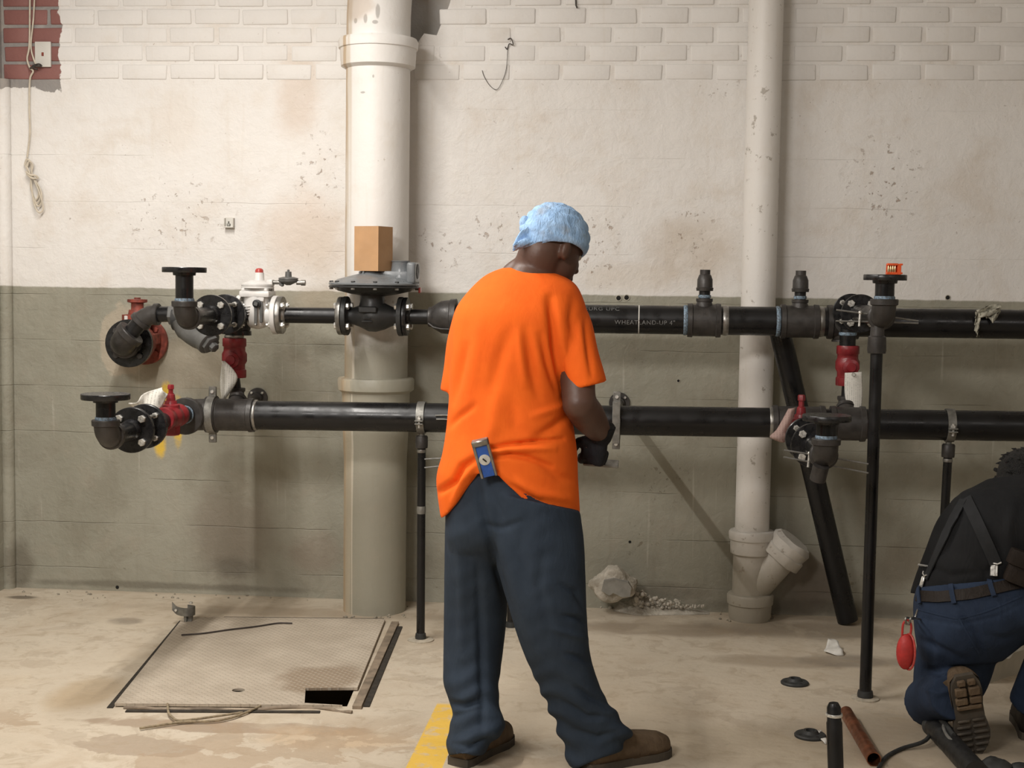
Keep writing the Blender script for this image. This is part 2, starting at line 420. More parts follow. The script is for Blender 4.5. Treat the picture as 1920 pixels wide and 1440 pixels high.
def floor_material():
    t = NT('worn_concrete_floor'); v = t.coord('World'); x, y, z = t.sep(v)
    nl = t.noise(v, .9, 5, .55); nm = t.noise(v, 4, 6, .6, .6); nf = t.noise(v, 32, 5, .65)
    flat = t.noise(t.mapv(v, (1, 2.2, 1)), 6, 5, .65, 1.2)
    col = t.mix(t.ramp(nl, .3, .7), (.50, .425, .325), (.60, .53, .425))
    col = t.mix(t.ramp(nm, .45, .75, 0, .55), col, (.40, .315, .22))
    col = t.mix(t.ramp(nf, .58, .8, 0, .45), col, (.30, .24, .17))
    def spot(px, py, rx, ry, c, k, amt=.6, soft=.5, nz=nm):
        nonlocal col
        q = F(px, py); m = t.blob(v, q, (rx, ry, 1), nz, amt, soft); col = t.mix(t.math('MULTIPLY', m, k), col, c)
    spot(270, 1400, .22, .10, (.30, .225, .16), .6, 1.2, .1, nm)
    spot(480, 1365, .5, .06, (.29, .205, .14), .7, .9, .2); spot(620, 1385, .3, .14, (.52, .36, .21), .5)
    spot(160, 1300, .14, .25, (.36, .25, .13), .5)
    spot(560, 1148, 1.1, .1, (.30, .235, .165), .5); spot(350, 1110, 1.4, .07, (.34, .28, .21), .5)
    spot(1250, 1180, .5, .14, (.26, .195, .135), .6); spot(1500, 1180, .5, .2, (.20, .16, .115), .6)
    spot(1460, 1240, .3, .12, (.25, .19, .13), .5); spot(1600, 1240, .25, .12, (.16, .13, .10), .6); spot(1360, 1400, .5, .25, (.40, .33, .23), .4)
    spot(1750, 1380, .6, .35, (.26, .21, .15), .55); spot(40, 1120, .1, .05, (.10, .08, .055), .8); spot(235, 1165, .09, .08, (.22, .18, .14), .7)
    col = t.mix(t.ramp(t.noise(v, 11, 6, .7, .8), .50, .66, 0, .5), col, (.36, .285, .195))
    col = t.mix(t.ramp(t.noise(v, 2.3, 6, .65, .5), .54, .64, 0, .35), col, (.60, .52, .40))
    coat = t.math('MULTIPLY', t.ramp(t.noise(v, 2.6, 8, .62, .4), .505, .52), t.ramp(t.math('ADD', y, t.math('MULTIPLY', nm, .5)), -1.35, -1.6))
    col = t.mix(t.math('MULTIPLY', t.math('MULTIPLY', coat, t.ramp(x, .2, -.6)), .6), col, (.37, .275, .185))
    coat2 = t.ramp(t.noise(v, 3.4, 8, .66, .6), .57, .585)
    col = t.mix(t.math('MULTIPLY', coat2, .35), col, (.38, .31, .23))
    scuff = t.ramp(t.noise(t.mapv(v, (3, 9, 1)), 5, 4, .7), .66, .72)
    col = t.mix(t.math('MULTIPLY', scuff, .45), col, (.19, .15, .105))
    # worn yellow walkway line
    yl = t.math('MULTIPLY', t.math('MULTIPLY', t.ramp(x, -.663, -.658), t.ramp(x, -.552, -.557)), t.ramp(y, -1.46, -1.50))
    wear = t.ramp(t.noise(v, 18, 5, .7), .62, .52)
    col = t.mix(t.math('MULTIPLY', yl, t.math('ADD', t.math('MULTIPLY', wear, .55), .35)), col, (.74, .46, .05))
    h = t.math('ADD', nf, t.math('MULTIPLY', flat, 1.2)); nb = t.bump(h, .3, .005)
    return t.out(col, t.ramp(nm, .3, .7, .42, .7), 0, nb, .4)
M['floor'] = floor_material()
# floor with the pit under the hatch cut into it
hq = [F(215, 1326), F(664, 1332), F(730, 1168), F(345, 1162)]
hc = sum(hq, V())/4
pit = [hc+(q-hc)*.93 for q in hq]; D_ = V((0, 0, -.9))
oc = [V((XL-.3, YF-.3, 0)), V((XR+.3, YF-.3, 0)), V((XR+.3, .3, 0)), V((XL-.3, .3, 0))]
fl = MB()
fl.add(oc+pit+[q+D_ for q in pit], [(0, 1, 5, 4), (1, 2, 6, 5), (2, 3, 7, 6), (3, 0, 4, 7), (4, 5, 9, 8), (5, 6, 10, 9), (6, 7, 11, 10), (7, 4, 8, 11), (8, 9, 10, 11)])
obj('floor', fl, 'floor', kind='structure', smooth=False)
# ------------------------------------------------------------------ floor hatch
ht = thing('floor_hatch', 'dusty diamond-plate steel hatch set in the floor in front of the thick pipe', 'hatch', hc)
def plate_material():
    t = NT('dusty_tread_plate'); v = t.coord('World')
    nm = t.noise(v, 5, 5, .6); nf = t.noise(v, 40, 4)
    col = t.mix(t.ramp(nm, .35, .7), (.44, .375, .295), (.53, .46, .37))
    q = F(600, 1280)
    worn = t.blob(v, q, (.19, .2, 1), nm, .4, .4)
    col = t.mix(t.math('MULTIPLY', worn, .75), col, (.25, .18, .115))
    for px, py, a, b, k in ((430, 1165, .30, .06, .35),):
        col = t.mix(t.math('MULTIPLY', t.blob(v, F(px, py), (a, b, 1), nm, .5, .8), k), col, (.23, .18, .125))
    x, y, z = t.sep(v)
    a = t.math('SINE', t.math('MULTIPLY', t.math('ADD', x, y), 105)); b = t.math('SINE', t.math('MULTIPLY', t.math('SUBTRACT', x, y), 105))
    lug = t.math('MULTIPLY', t.ramp(t.math('ABSOLUTE', a), .5, .9), t.ramp(t.math('ABSOLUTE', b), .5, .9))
    col = t.mix(t.math('MULTIPLY', t.math('MULTIPLY', lug, worn), .5), col, (.5, .44, .36))
    return t.out(col, .6, .1, t.bump(t.math('ADD', t.math('MULTIPLY', lug, 1.0), t.math('MULTIPLY', nf, .4)), .55, .004))
M['tread'] = plate_material()
zt = V((0, 0, .012))
pl = MB().prism([q+zt-V((0, 0, .008)) for q in (F(215, 1326), F(657, 1329), F(722, 1166), F(345, 1162))], (0, 0, .009))
po = obj('plate', pl, 'tread', ht, smooth=False)
po.parent = None; po.location = hc
c1 = MB().prism([F(571, 1325)+V((0, 0, -.1)), F(680, 1331)+V((0, 0, -.1)), F(683, 1296)+V((0, 0, -.1)), F(573, 1297)+V((0, 0, -.1))], (0, 0, .3))
c2 = MB().cyl(F(447, 1301)-V((0, 0, .1)), F(447, 1301)+V((0, 0, .2)), .022, 16)
apply_bool(po, [obj('cut', c1, 'tread', kind='structure'), obj('cut', c2, 'tread', kind='structure')])
po.parent = ht; po.location = (0, 0, 0)
def bar(a, b, wid, h, z0=.0):
    a, b = V(a), V(b); d = (b-a).normalized(); n = V((-d.y, d.x, 0))*wid/2
    return MB().prism([a-n+V((0, 0, z0)), b-n+V((0, 0, z0)), b+n+V((0, 0, z0)), a+n+V((0, 0, z0))], (0, 0, h))
M['duststeel'] = surf('dusty_rusted_steel', (.25, .195, .14), .7, .1, .35, 20, .3, 90, .002)
M['gap'] = surf('dirt_filled_joint', (.035, .028, .02), .9, 0, .4, 30, .4, 80, .003)
obj('frame_bar', bar(F(669, 1330), F(741, 1170), .030, .011), 'duststeel', ht, smooth=False)
fb = MB(); pts = crm([F(232, 1329), F(330, 1331), F(450, 1332), F(570, 1328), F(625, 1333), F(660, 1338)], 6)
fb.tube([q+V((0, 0, .002+.003*math.sin(i*.9))) for i, q in enumerate(pts)], .006, 8); obj('frame_bar', fb, 'duststeel', ht)
obj('dirt_joint', bar(F(236, 1334), F(600, 1336), .022, .0035), 'gap', ht, smooth=False)
obj('dirt_joint', bar(F(687, 1326), F(750, 1176), .020, .004), 'gap', ht, smooth=False)
obj('dirt_joint', bar(F(206, 1328), F(341, 1165), .020, .003), 'gap', ht, smooth=False)
obj('dirt_joint', bar(F(420, 1158), F(720, 1161), .008, .003), 'gap', ht, smooth=False)

# ------------------------------------------------------------------ old stacks on the wall
def stack_material(name, dado):
    t = NT(name); v = t.coord('World')
    x, y, z, nl, nm, nf, streak, cream, olive, up = wall_colour(t, v)
    cream = t.mix(t.ramp(t.noise(v, 16, 5, .7), .68, .72, 0, .5), cream, (.34, .27, .2))
    if dado:
        cx = P(700, 600, -.14).x
        up2 = t.ramp(t.math('ADD', z, t.math('MULTIPLY', t.math('SUBTRACT', nm, .5), .3)), ZP-.28, ZP-.10)
        strip = t.math('MULTIPLY', t.ramp(x, cx-.050, cx-.064), t.ramp(t.noise(t.mapv(v, (40, 40, .5)), 1, 3), .40, .5))
        col = t.mix(up2, t.mix(t.math('MULTIPLY', strip, .85), t.mix(.25, olive, (.36, .33, .26)), (.44, .385, .29)), cream)
        rust = t.math('MULTIPLY', t.ramp(t.math('ABSOLUTE', t.math('ADD', x, t.math('SUBTRACT', t.math('MULTIPLY', t.noise(t.mapv(v, (1, 1, 2)), 1.5, 3), .03), cx-.087))), .012, .004), t.ramp(t.noise(t.mapv(v, (1, 1, 1)), 3, 4), .3, .5))
        col = t.mix(t.math('MULTIPLY', rust, .85), col, (.40, .26, .14))
        tan = t.math('MULTIPLY', t.ramp(x, cx-.066, cx-.080), t.ramp(t.noise(t.mapv(v, (30, 30, .35)), 1, 3), .38, .6)); col = t.mix(t.math('MULTIPLY', tan, .6), col, (.50, .405, .28))
        drip = t.math('MULTIPLY', t.ramp(t.noise(t.mapv(v, (34, 34, .3)), 1, 2), .585, .625), t.ramp(x, cx-.02, cx-.05))
        col = t.mix(t.math('MULTIPLY', t.math('MULTIPLY', drip, .7), t.ramp(z, 1.5, 1.2)), col, (.62, .57, .47))
        for mx, mz, ra_, rz_ in ((688, 38, .012, .026), (711, 24, .010, .034), (668, 40, .010, .014), (706, 44, .016, .010), (703, 145, .006, .010), (683, 175, .014, .006)):
            pp = P(mx, mz, -.27); col = t.mix(t.math('MULTIPLY', t.blob(v, (pp.x, pp.y, pp.z), (ra_, .3, rz_), nm, .6, .4), .6), col, (.22, .20, .18))
        col = t.mix(t.math('MULTIPLY', t.blob(v, (cx-.05, -.27, P(700, 30, 0).z), (.09, .2, .10), nm, .5, .5), .55), col, (.44, .34, .25))
    else:
        cream = t.mix(.25, cream, (.66, .62, .56))
        dirt = t.ramp(t.math('ADD', z, t.math('MULTIPLY', t.math('SUBTRACT', nm, .5), .35)), .52, .12)
        col = t.mix(t.math('MULTIPLY', dirt, .78), cream, (.25, .22, .155))
        col = t.mix(t.ramp(t.noise(v, 22, 6, .7), .60, .66, 0, .6), col, (.22, .18, .13))
    h = t.math('ADD', nf, t.math('MULTIPLY', nm, .8)); nb = t.bump(h, .35, .004)
    return t.out(col, t.ramp(nl, .3, .7, .38, .55), 0, nb, .5)
M['stackL'] = stack_material('painted_soil_pipe', True)
M['stackR'] = stack_material('chipped_cream_pipe', False)
Yb = -.172
a0, a1 = P(698, 1145, Yb), P(712, 300, Yb); bx = (a0.x+a1.x)/2
rb = 59/ S(Yb, bx)
zz = lambda py, px, Y: P(px, py, Y).z
st = thing('soil_stack', 'thick cream and grey painted cast-iron pipe rising behind the regulator', 'pipe', (bx, Yb, 0))
zt_ = zz(118, 712, Yb)
def lz(name, prof, mat, par, x, y, n=48): return obj(name, MB().lathe((x, y, 0), (0, 0, 1), prof, n), mat, par)
lz('pipe', [(-.01, rb), (zt_, rb)], 'stackL', st, bx, Yb)
h1 = zz(126, 712, Yb); h2 = zz(74, 712, Yb)
lz('hub', [(h1-.012, rb), (h1, rb*1.16), (h1+(h2-h1)*.62, rb*1.19), (h1+(h2-h1)*.64, rb*1.235), (h2-.012, rb*1.25), (h2, rb*1.2), (h2+.004, rb*.98)], 'stackL', st, bx, Yb)
h3 = zz(730, 703, Yb); h4 = zz(708, 703, Yb)
lz('hub', [(zz(860, 703, Yb), rb*1.0), (h3-.16, rb*1.05), (h3-.012, rb*1.08), (h3, rb*1.2), (h4-.008, rb*1.22), (h4, rb*1.18), (h4+.003, rb*.98)], 'stackL', st, bx, Yb)
eb = MB(); arc = [(bx, Yb, h2-.02), (bx, Yb, h2+.05)]; re = .30
for k in range(0, 11):
    th = k/10*R(90); arc.append((bx, Yb+re*(1-math.cos(th)), h2+.05+re*math.sin(th)))
arc.append((bx, Yb+re+.25, h2+.05+re)); eb.tube(arc, rb*1.0, 40); obj('elbow', eb, 'stackL', st)
# debris of plaster round its foot
Yd = -.102
d0, d1 = P(1406, 1000, Yd), P(1440, 30, Yd); dx = (d0.x+d1.x)/2; rd = 32.0/S(Yd, dx)
ds = thing('drain_stack', 'chipped cream drain pipe right of the orange shirt, with capped side branch at its foot', 'pipe', (dx, Yd, 0))
lz('pipe', [(zz(1010, 1406, Yd), rd), (ZT-.02, rd)], 'stackR', ds, dx, Yd, 40)
g1, g2 = zz(1036, 1405, Yd), zz(994, 1405, Yd)
lz('hub', [(g1-.01, rd*1.05), (g1, rd*1.24), (g1+(g2-g1)*.6, rd*1.26), (g1+(g2-g1)*.62, rd*1.33), (g2-.01, rd*1.36), (g2, rd*1.28), (g2+.003, rd*.97)], 'stackR', ds, dx, Yd, 40)
g3, g4 = zz(1160, 1404, Yd), zz(1112, 1404, Yd)
lz('hub', [(-.01, rd*1.15), (.012, rd*1.24), (g4*.6, rd*1.27), (g4*.62, rd*1.34), (g4-.008, rd*1.37), (g4, rd*1.3), (g4+.004, rd)], 'stackR', ds, dx, Yd, 40)
wy = MB(); wy.lathe((dx, Yd, 0), (0, 0, 1), [(g4-.01, rd*1.08), (g1, rd*1.06)], 40)
w0 = V((dx, Yd, P(1404, 1108, Yd).z)); w1 = P(1462, 1046, Yd-.02); ax = (w1-w0).normalized(); lw = (w1-w0).length
wy.lathe(w0, ax, [(0, rd*.98), (lw, rd*.98)], 32); obj('wye_branch', wy, 'stackR', ds)
cp = MB(); cp.lathe(w1-ax*.005, ax, [(0, rd), (.004, rd*1.28), (.045, rd*1.32), (.05, rd*1.22), (.085, rd*1.24), (.105, rd*1.02)], 28); ob = obj('cleanout_cap', cp, 'stackR', ds)
for vv in ob.data.vertices: vv.co += V((noise.noise(vv.co*26), noise.noise(vv.co*26+V((5, 0, 0))), noise.noise(vv.co*26+V((0, 5, 0)))))*.007

# ------------------------------------------------------------------ pipework helpers
def ring(p, ax, r, wdt, mat, par, name='thread_sealant'):
    ax = V(ax).normalized(); return obj(name, MB().lathe(V(p)-ax*wdt/2, ax, [(0, r), (wdt*.3, r*1.04), (wdt*.7, r*1.04), (wdt, r)], 24), mat, par)
_bolt = {}
def bolt(p, ax, par, r=.0135, h=.012, mat='zinc', ph=.3):
    """hex head; alike bolts share one mesh"""
    key = (round(r, 4), round(h, 4), mat, tuple(round(q, 2) for q in ax), ph)
    if key not in _bolt:
        mb = MB().hexa((0, 0, 0), ax, r, h, 6, ph); me = mb.mesh('bolt', V((0, 0, 0)), True, 30); me.materials.append(M[mat]); _bolt[key] = me
    o = bpy.data.objects.new('bolt', _bolt[key]); COL.objects.link(o); o.parent = par; o.location = V(p)-ORG[par.name]; ORG[o.name] = V(p); return o
def disc(p, ax, r, th, hub_r, hub_l, par, name='flange', mat='flange', nb=4, ph=R(45), br=.72, bolts=True, back=False, bmat='zinc', bsz=.0138):
    """flange: p = centre of its face away from the hub; the hub lies along ax"""
    ax = V(ax).normalized(); p = V(p)
    o = obj(name, MB().lathe(p, ax, [(0, r*.97), (.002, r), (th-.002, r), (th, r*.98), (th, hub_r*1.22), (th+hub_l*.6, hub_r*1.16), (th+hub_l, hub_r)], 40), mat, par)
    if bolts:
        u = V((0, 0, 1)).cross(ax) if abs(ax.z) < .9 else V((1, 0, 0)); u.normalize(); w_ = ax.cross(u)
        for k in range(nb):
            th_ = ph+2*math.pi*k/nb
            bolt(p+ax*th+(u*math.cos(th_)+w_*math.sin(th_))*r*br, ax, o, bsz, .012, bmat)
    return o
def elbow(c, da, db, r, par, name='elbow', mat='iron', leg=None, collar=True, ang=None, swell=1.12):
    """cast elbow between directions da and db (unit vectors away from the corner c)"""
    c, da, db = V(c), V(da).normalized(), V(db).normalized(); leg = leg or r*1.75; q = .96
    pts = []
    for k in range(13):
        t = k/12; pts.append((c+da*leg)*(1-t)**2+c*2*t*(1-t)*1.0+(c+db*leg)*t*t)
    mb = MB().tube(pts, [r*swell]*13, 24)
    if collar:
        for d in (da, db): mb.lathe(c+d*(leg-r*.50), d, [(-.003, r*swell*.98), (0, r*1.28), (r*.46, r*1.30), (r*.54, r*1.24), (r*.54, r*.9)], 28)
    return obj(name, mb, mat, par)
def tee(p, ax, r, L, par, name='tee', mat='iron', col=.018, outs=()):
    """tee on a run: outs = (direction, radius, length) side outlets"""
    ax = V(ax).normalized(); p = V(p)
    mb = MB().lathe(p-ax*L/2, ax, [(0, r), (0, r+.010), (col, r+.011), (col+.003, r+.0065), (L-col-.003, r+.0065), (L-col, r+.011), (L, r+.010), (L, r)], 36)
    for d, rr, ll in outs:
        d = V(d).normalized(); mb.lathe(p, d, [(0, rr*1.35), (r*1.02, rr*1.3), (r+ll*.55, rr*1.14), (r+ll*.6, rr*1.27), (r+ll, rr*1.29), (r+ll, rr*.9)], 28)
    return obj(name, mb, mat, par)
def pipe(p0, p1, r, par, name='pipe', mat='pipe', n=28, r1=None): return obj(name, MB().cyl(p0, p1, r, n, r1), mat, par)
YU, YL = -.42, -.66
u0, u1 = P(590, 591.5, YU), P(1930, 608.5, YU)
UA = (u1-u0).normalized()
def UP(px): # point of the upper line that projects to that column
    lo, hi = -1.2, 2.2
    L = u1-u0
    for _ in range(40):
        m = (lo+hi)/2; q = u0+L*m-CPOS; x = 960+FPX*q.dot(CR)/q.dot(CF)
        if x < px: lo = m
        else: hi = m
    return u0+L*m
l0, l1 = P(500, 778.7, YL), P(1930, 799.5, YL); LA = (l1-l0).normalized()
def LP(px):
    lo, hi = -1.2, 2.2
    L = l1-l0
    for _ in range(40):
        m = (lo+hi)/2; q = l0+L*m-CPOS; x = 960+FPX*q.dot(CR)/q.dot(CF)
        if x < px: lo = m
        else: hi = m
    return l0+L*m
def YofX(px, X):
    """depth at which the line x = X shows in column px"""
    d = ray(px, 600); t = X/d.x; return CPOS.y+d.y*t
R4 = .0572; R2 = .0318
Zv, Xv, Yv = V((0, 0, 1)), V((1, 0, 0)), V((0, 1, 0))

# ------------------------------------------------------------------ upper main
um = thing('gas_main', 'upper black steel main running to the right at the dado line, white stencilled letters', 'pipe', UP(1400))
pipe(UP(862), UP(1990), R4, um)
t1 = tee(UP(1320), UA, R4, (UP(1351)-UP(1289)).length, um, outs=((Zv, .026, .030),))
t2 = tee(UP(1499), UA, R4, (UP(1533)-UP(1462)).length, um, outs=((Zv, .026, .030),))
for px in (1360, 1539): ring(UP(px), UA, R4*1.01, .022, 'steel', um, 'bare_thread')
for px in (1285, 1458): ring(UP(px), UA, R4*1.02, .016, 'seal', um)
for px in (1320, 1495):
    b = UP(px if px < 1400 else 1499); z0 = b.z+R4+.026
    pipe(b+Zv*(z0-b.z), b+Zv*(z0-b.z+.05), .0225, um, 'nipple'); ring(b+Zv*(z0-b.z+.012), Zv, .0245, .012, 'seal', um)
    s = z0+.034
    obj('reducer', MB().lathe((b.x, b.y, s), Zv, [(0, .024), (0, .033), (.012, .0345), (.014, .031), (.045, .0305), (.062, .024), (.066, .0205), (.084, .0205), (.084, .016), (.07, .016)], 28), 'iron', um)
rd2 = MB().lathe(UP(803), UA, [(0, .036), (.003, .040), (.012, .040), (.02, .046), (.055, .066), (.09, .0695), (.093, .074), (.115, .075), (.118, .06)], 36); obj('reducer', rd2, 'iron', um)
obj('casting_rib', MB().tube([UP(806)+V((0, -.035, -.025)), UP(816)+V((0, -.045, -.040)), UP(830)+V((0, -.052, -.046)), UP(850)+V((0, -.054, -.047))], .004, 8), 'iron', um)
obj('paint_mark', MB().lathe(UP(1197), UA, [(0, R4+.0004), (.004, R4+.0004)], 40, False), 'paper', um, label='thin white chalk ring on the black pipe')
def wrap_text(txt, ax0, r, size, ang, mat, par, frm=None):
    cu = bpy.data.curves.new('t', 'FONT'); cu.body = txt; cu.size = size; cu.space_character = 1.12
    tmp = bpy.data.objects.new('t', cu); COL.objects.link(tmp)
    dg = bpy.context.evaluated_depsgraph_get(); dg.update(); me = bpy.data.meshes.new_from_object(tmp.evaluated_get(dg)); bpy.data.objects.remove(tmp)
    mb = MB(); f = V((0, -1, 0)); up = Zv
    for vv in me.vertices:
        a = ang+vv.co.y/r; p = V(ax0)+UA*vv.co.x+(f*math.cos(a)+up*math.sin(a))*(r+.0006); mb.v.append(p)
    mb.f = [tuple(q.vertices) for q in me.polygons]
    return obj('printed_text', mb, mat, par, smooth=False)
M['stencil'] = surf('worn_white_print', (.17, .17, .165), .6, 0, .5, 120, .0)
M['stencil2'] = surf('faint_white_print', (.12, .12, .118), .6, 0, .6, 120, .0)
wrap_text('WHEATLAND-UP 4"', UP(1153), R4, .0245, R(-18), 'stencil', um)
wrap_text('SURG UPC', UP(1097), R4, .027, R(38), 'stencil2', um)

# ------------------------------------------------------------------ flanges, valves: a branch that comes straight out of the wall
FY = V((0, -1, 0))
def branch(label, X, Z, y_el, y_f1, y_f2, y_back, zt_flange, rf, par_name='flanged_outlet', rn=R2, vent=True, top_nb=4):
    """two bolted flanges, a short nipple, an elbow turned up and an open flange on top"""
    b = thing(par_name, label, 'pipe outlet', (X, y_el, Z), None)
    c = V((X, y_el, Z)); th = .019
    pipe((X, y_back, Z), (X, y_f2+.01, Z), rn, b, 'nipple')
    f2 = disc((X, y_f2-.0, Z), -FY, rf, th, rn, .03, b, bolts=False)
    f1 = disc((X, y_f1+.0, Z), FY, rf, th, rn, .03, b)
    # gasket joint with studs between the two plates
    for k in range(4):
        a = R(45)+k*R(90); q = V((X+math.cos(a)*rf*.72, y_f2, Z+math.sin(a)*rf*.72))
        bolt(q+FY*.001, FY, f2, .011, .012)
        obj('stud', MB().cyl(q, V((q.x, y_f1, q.z)), .006, 8), 'dull', f2)
    pipe((X, y_f1-.01, Z), (X, y_el+.05, Z), rn, b, 'nipple')
    elbow(c, Zv, -FY, rn*1.12, b, leg=.058)
    ring((X, y_el, Z+.062), Zv, rn*1.06, .014, 'seal', b)
    pipe((X, y_el, Z+.05), (X, y_el, zt_flange-.01), rn, b, 'riser')
    o = obj('top_flange', MB().lathe((X, y_el, zt_flange), -Zv, [(0, .034), (0, rf*.98), (.002, rf), (th-.002, rf), (th, rf*.985), (th, rn*1.30), (th+.010, rn*1.26), (th+.011, rn*1.0)], 44), 'flange', b)
    return b
# lower left outlet
eL = LP(362); X1 = eL.x+.004
yE, yF1, yF2 = YofX(197, X1), YofX(248, X1), YofX(270, X1)
Z1 = P(197, 817, yE).z*.6+eL.z*.4
BLL = branch('lowest left black flange facing up beside a red valve with a white tag', X1, Z1, yE, yF1, yF2, YofX(316, X1), P(193, 738, yE).z, .080)
# upper left outlet
X2 = UP(452).x; yE2 = YofX(346, X2); Z2 = UP(452).z+.006
BUL = branch('black flange facing up above the grey strainer, top left outlet', X2, Z2, yE2, YofX(398, X2), YofX(422, X2), YU+.0, P(344, 501, yE2).z, .079)
# right outlets
X3 = UP(1588).x; yE3 = YofX(1657, X3); Z3 = P(1655, 594, yE3).z
BUR = branch('black flange facing up with the orange block on it, right outlet on a tall post', X3, Z3, yE3, YofX(1612, X3), YofX(1596, X3), YU, P(1666, 515, yE3).z, .071)
X4 = LP(1492).x; yE4 = YofX(1556, X4); Z4 = P(1556, 857, yE4).z
BLR = branch('lowest right black flange facing up with a short stub below its elbow', X4, Z4, yE4, YofX(1532, X4), YofX(1520, X4), YL-.05, P(1555, 778, yE4).z, .077)
pipe((X4-.012, yE4+.01, Z4-.03), (X4-.020, yE4+.025, Z4-.078), .026, BLR, 'drain_stub', 'iron')

# ------------------------------------------------------------------ lower main
lm = thing('lower_main', 'lower black steel main running behind the man in orange, on floor posts', 'pipe', LP(1200))
pipe(LP(478), LP(1455), R4, lm); pipe(LP(1610), LP(1990), R4, lm)
elbow(LP(360), LA, FY, R4*.98, lm, leg=.088)
pipe(LP(384), LP(404), R4*.98, lm, 'nipple', 'steel')
tz = V((0, .7, .72)).normalized()
tee(LP(438), LA, R4, (LP(477)-LP(400)).length, lm, outs=((tz, .028, .03),))
ring(LP(389), LA, R4*1.03, .012, 'seal', lm); ring(LP(480), LA, R4*1.03, .014, 'steel', lm, 'bare_thread')
tee(LP(1497), LA, R4, (LP(1548)-LP(1450)).length, lm, outs=((FY, .032, .03),))
pipe(LP(1546), LP(1564), R4*.97, lm, 'nipple')
tee(LP(1589), LA, R4, (LP(1621)-LP(1556)).length, lm, outs=((tz, .028, .03),))
ring(LP(1447), LA, R4*1.04, .020, 'steel', lm, 'bare_thread')
# ------------------------------------------------------------------ red valves
def plug_valve(p, ax, L, r, par, square, stem=True, mat='red', up=Zv):
    """red plug valve: barrel with swollen middle, end collars and a stem"""
    p = V(p); ax = V(ax).normalized()
    mb = MB().lathe(p-ax*L/2, ax, [(0, r*.80), (0, r*.96), (L*.03, r), (L*.20, r), (L*.22, r*.90), (L*.34, r*.90), (L*.42, r*1.06), (L*.60, r*1.06), (L*.68, r*.92), (L*.78, r*.92), (L*.80, r), (L*.97, r), (L, r*.96), (L, r*.8)], 8 if square else 28)
    o = obj('valve_body', mb, mat, par, ang=50); return o
# vertical, left
p_t, p_b = P(439, 634, -.45), P(440, 708, -.45); pv = (p_t+p_b)/2
v1 = thing('plug_valve', 'dark red upright plug valve between the two mains on the left', 'valve', p_b)
plug_valve(pv, Zv, (p_t-p_b).length, .050, v1, True)
obj('plug_boss', MB().lathe(pv+V((0, -.035, -.006)), FY, [(0, .034), (.016, .033), (.019, .020), (.026, .019)], 20), 'red', v1)
pipe(p_t+Zv*.002, (p_t.x, p_t.y, UP(447).z), .036, v1, 'nipple'); ring(p_t+Zv*.006, Zv, .038, .012, 'steel', v1)
q1 = LP(438)+tz*(R4+.022); qe = V((p_b.x+.01, p_b.y, p_b.z-.085))
elbow(qe, Zv, (q1-qe), .026, v1, leg=.042); pipe(qe, p_b, .021, v1, 'nipple'); pipe(qe, q1, .021, v1, 'nipple')
# vertical, right
p_t, p_b = P(1589, 648, -.5), P(1589, 723, -.5); pv = (p_t+p_b)/2
v2 = thing('plug_valve', 'bright red upright plug valve below the right flanges, white tag hanging from it', 'valve', p_b)
plug_valve(pv, Zv, (p_t-p_b).length, .044, v2, True)
obj('plug_boss', MB().lathe(pv+V((.008, -.03, -.004)), FY, [(0, .032), (.016, .031), (.019, .018), (.026, .017)], 20), 'red', v2)
pipe(p_t, (p_t.x, p_t.y, UP(1585).z-.01), .031, v2, 'nipple'); ring(p_t+Zv*.046, Zv, .033, .012, 'seal', v2)
q1 = LP(1589)+tz*(R4+.022); qe = V((p_b.x-.004, p_b.y, p_b.z-.085))
elbow(qe, Zv, (q1-qe), .026, v2, leg=.042); pipe(qe, p_b, .021, v2, 'nipple'); pipe(qe, q1, .021, v2, 'nipple')
# tee bodies on the upper line that carry the outlets
tee(UP(1580), UA, R4, .12, um, outs=((-Zv, .032, .02), (FY, .032, .03)))
# horizontal valve, lower left
def front_valve(lab, X, Z, y0, y1, r, stemh):
    p = V((X, (y0+y1)/2, Z)); t = thing('plug_valve', lab, 'valve', p)
    plug_valve(p, FY, abs(y1-y0), r, t, False)
    obj('valve_bonnet', MB().lathe(p+Zv*r*.6, Zv, [(0, r*.78), (r*.45, r*.74), (r*.55, r*.56), (r*.8, r*.50), (r*.82, r*.40), (r*1.35, r*.34), (r*1.40, r*.26), (r*1.46, r*.26)], 24), 'red', t)
    obj('stem', MB().lathe(p+Zv*(r*2.0), Zv, [(0, r*.22), (stemh*.5, r*.22), (stemh*.52, r*.30), (stemh*.9, r*.30), (stemh, r*.24)], 6), 'red', t)
    obj('lower_cap', MB().lathe(p-Zv*r*.5, -Zv, [(0, r*.82), (r*.95, r*.80), (r*1.05, r*.70)], 8), 'red', t)
    return t
v3 = front_valve('red plug valve beside the lowest left flange, under a crumpled white tag', X1, Z1+.006, YofX(335, X1), YofX(304, X1), .044, .035)
pipe((X1, YL-.05, Z1), (X1, YofX(334, X1), Z1), R2, v3, 'nipple'); ring((X1, YofX(346, X1), Z1), FY, R2*1.08, .012, 'seal', v3); ring((X1, YofX(306, X1), Z1), FY, R2*1.08, .012, 'seal', v3)
v4 = front_valve('red plug valve half hidden behind the lowest right flange and a pink tag', X4, Z4+.004, YL-.10, YL-.24, .046, .045)

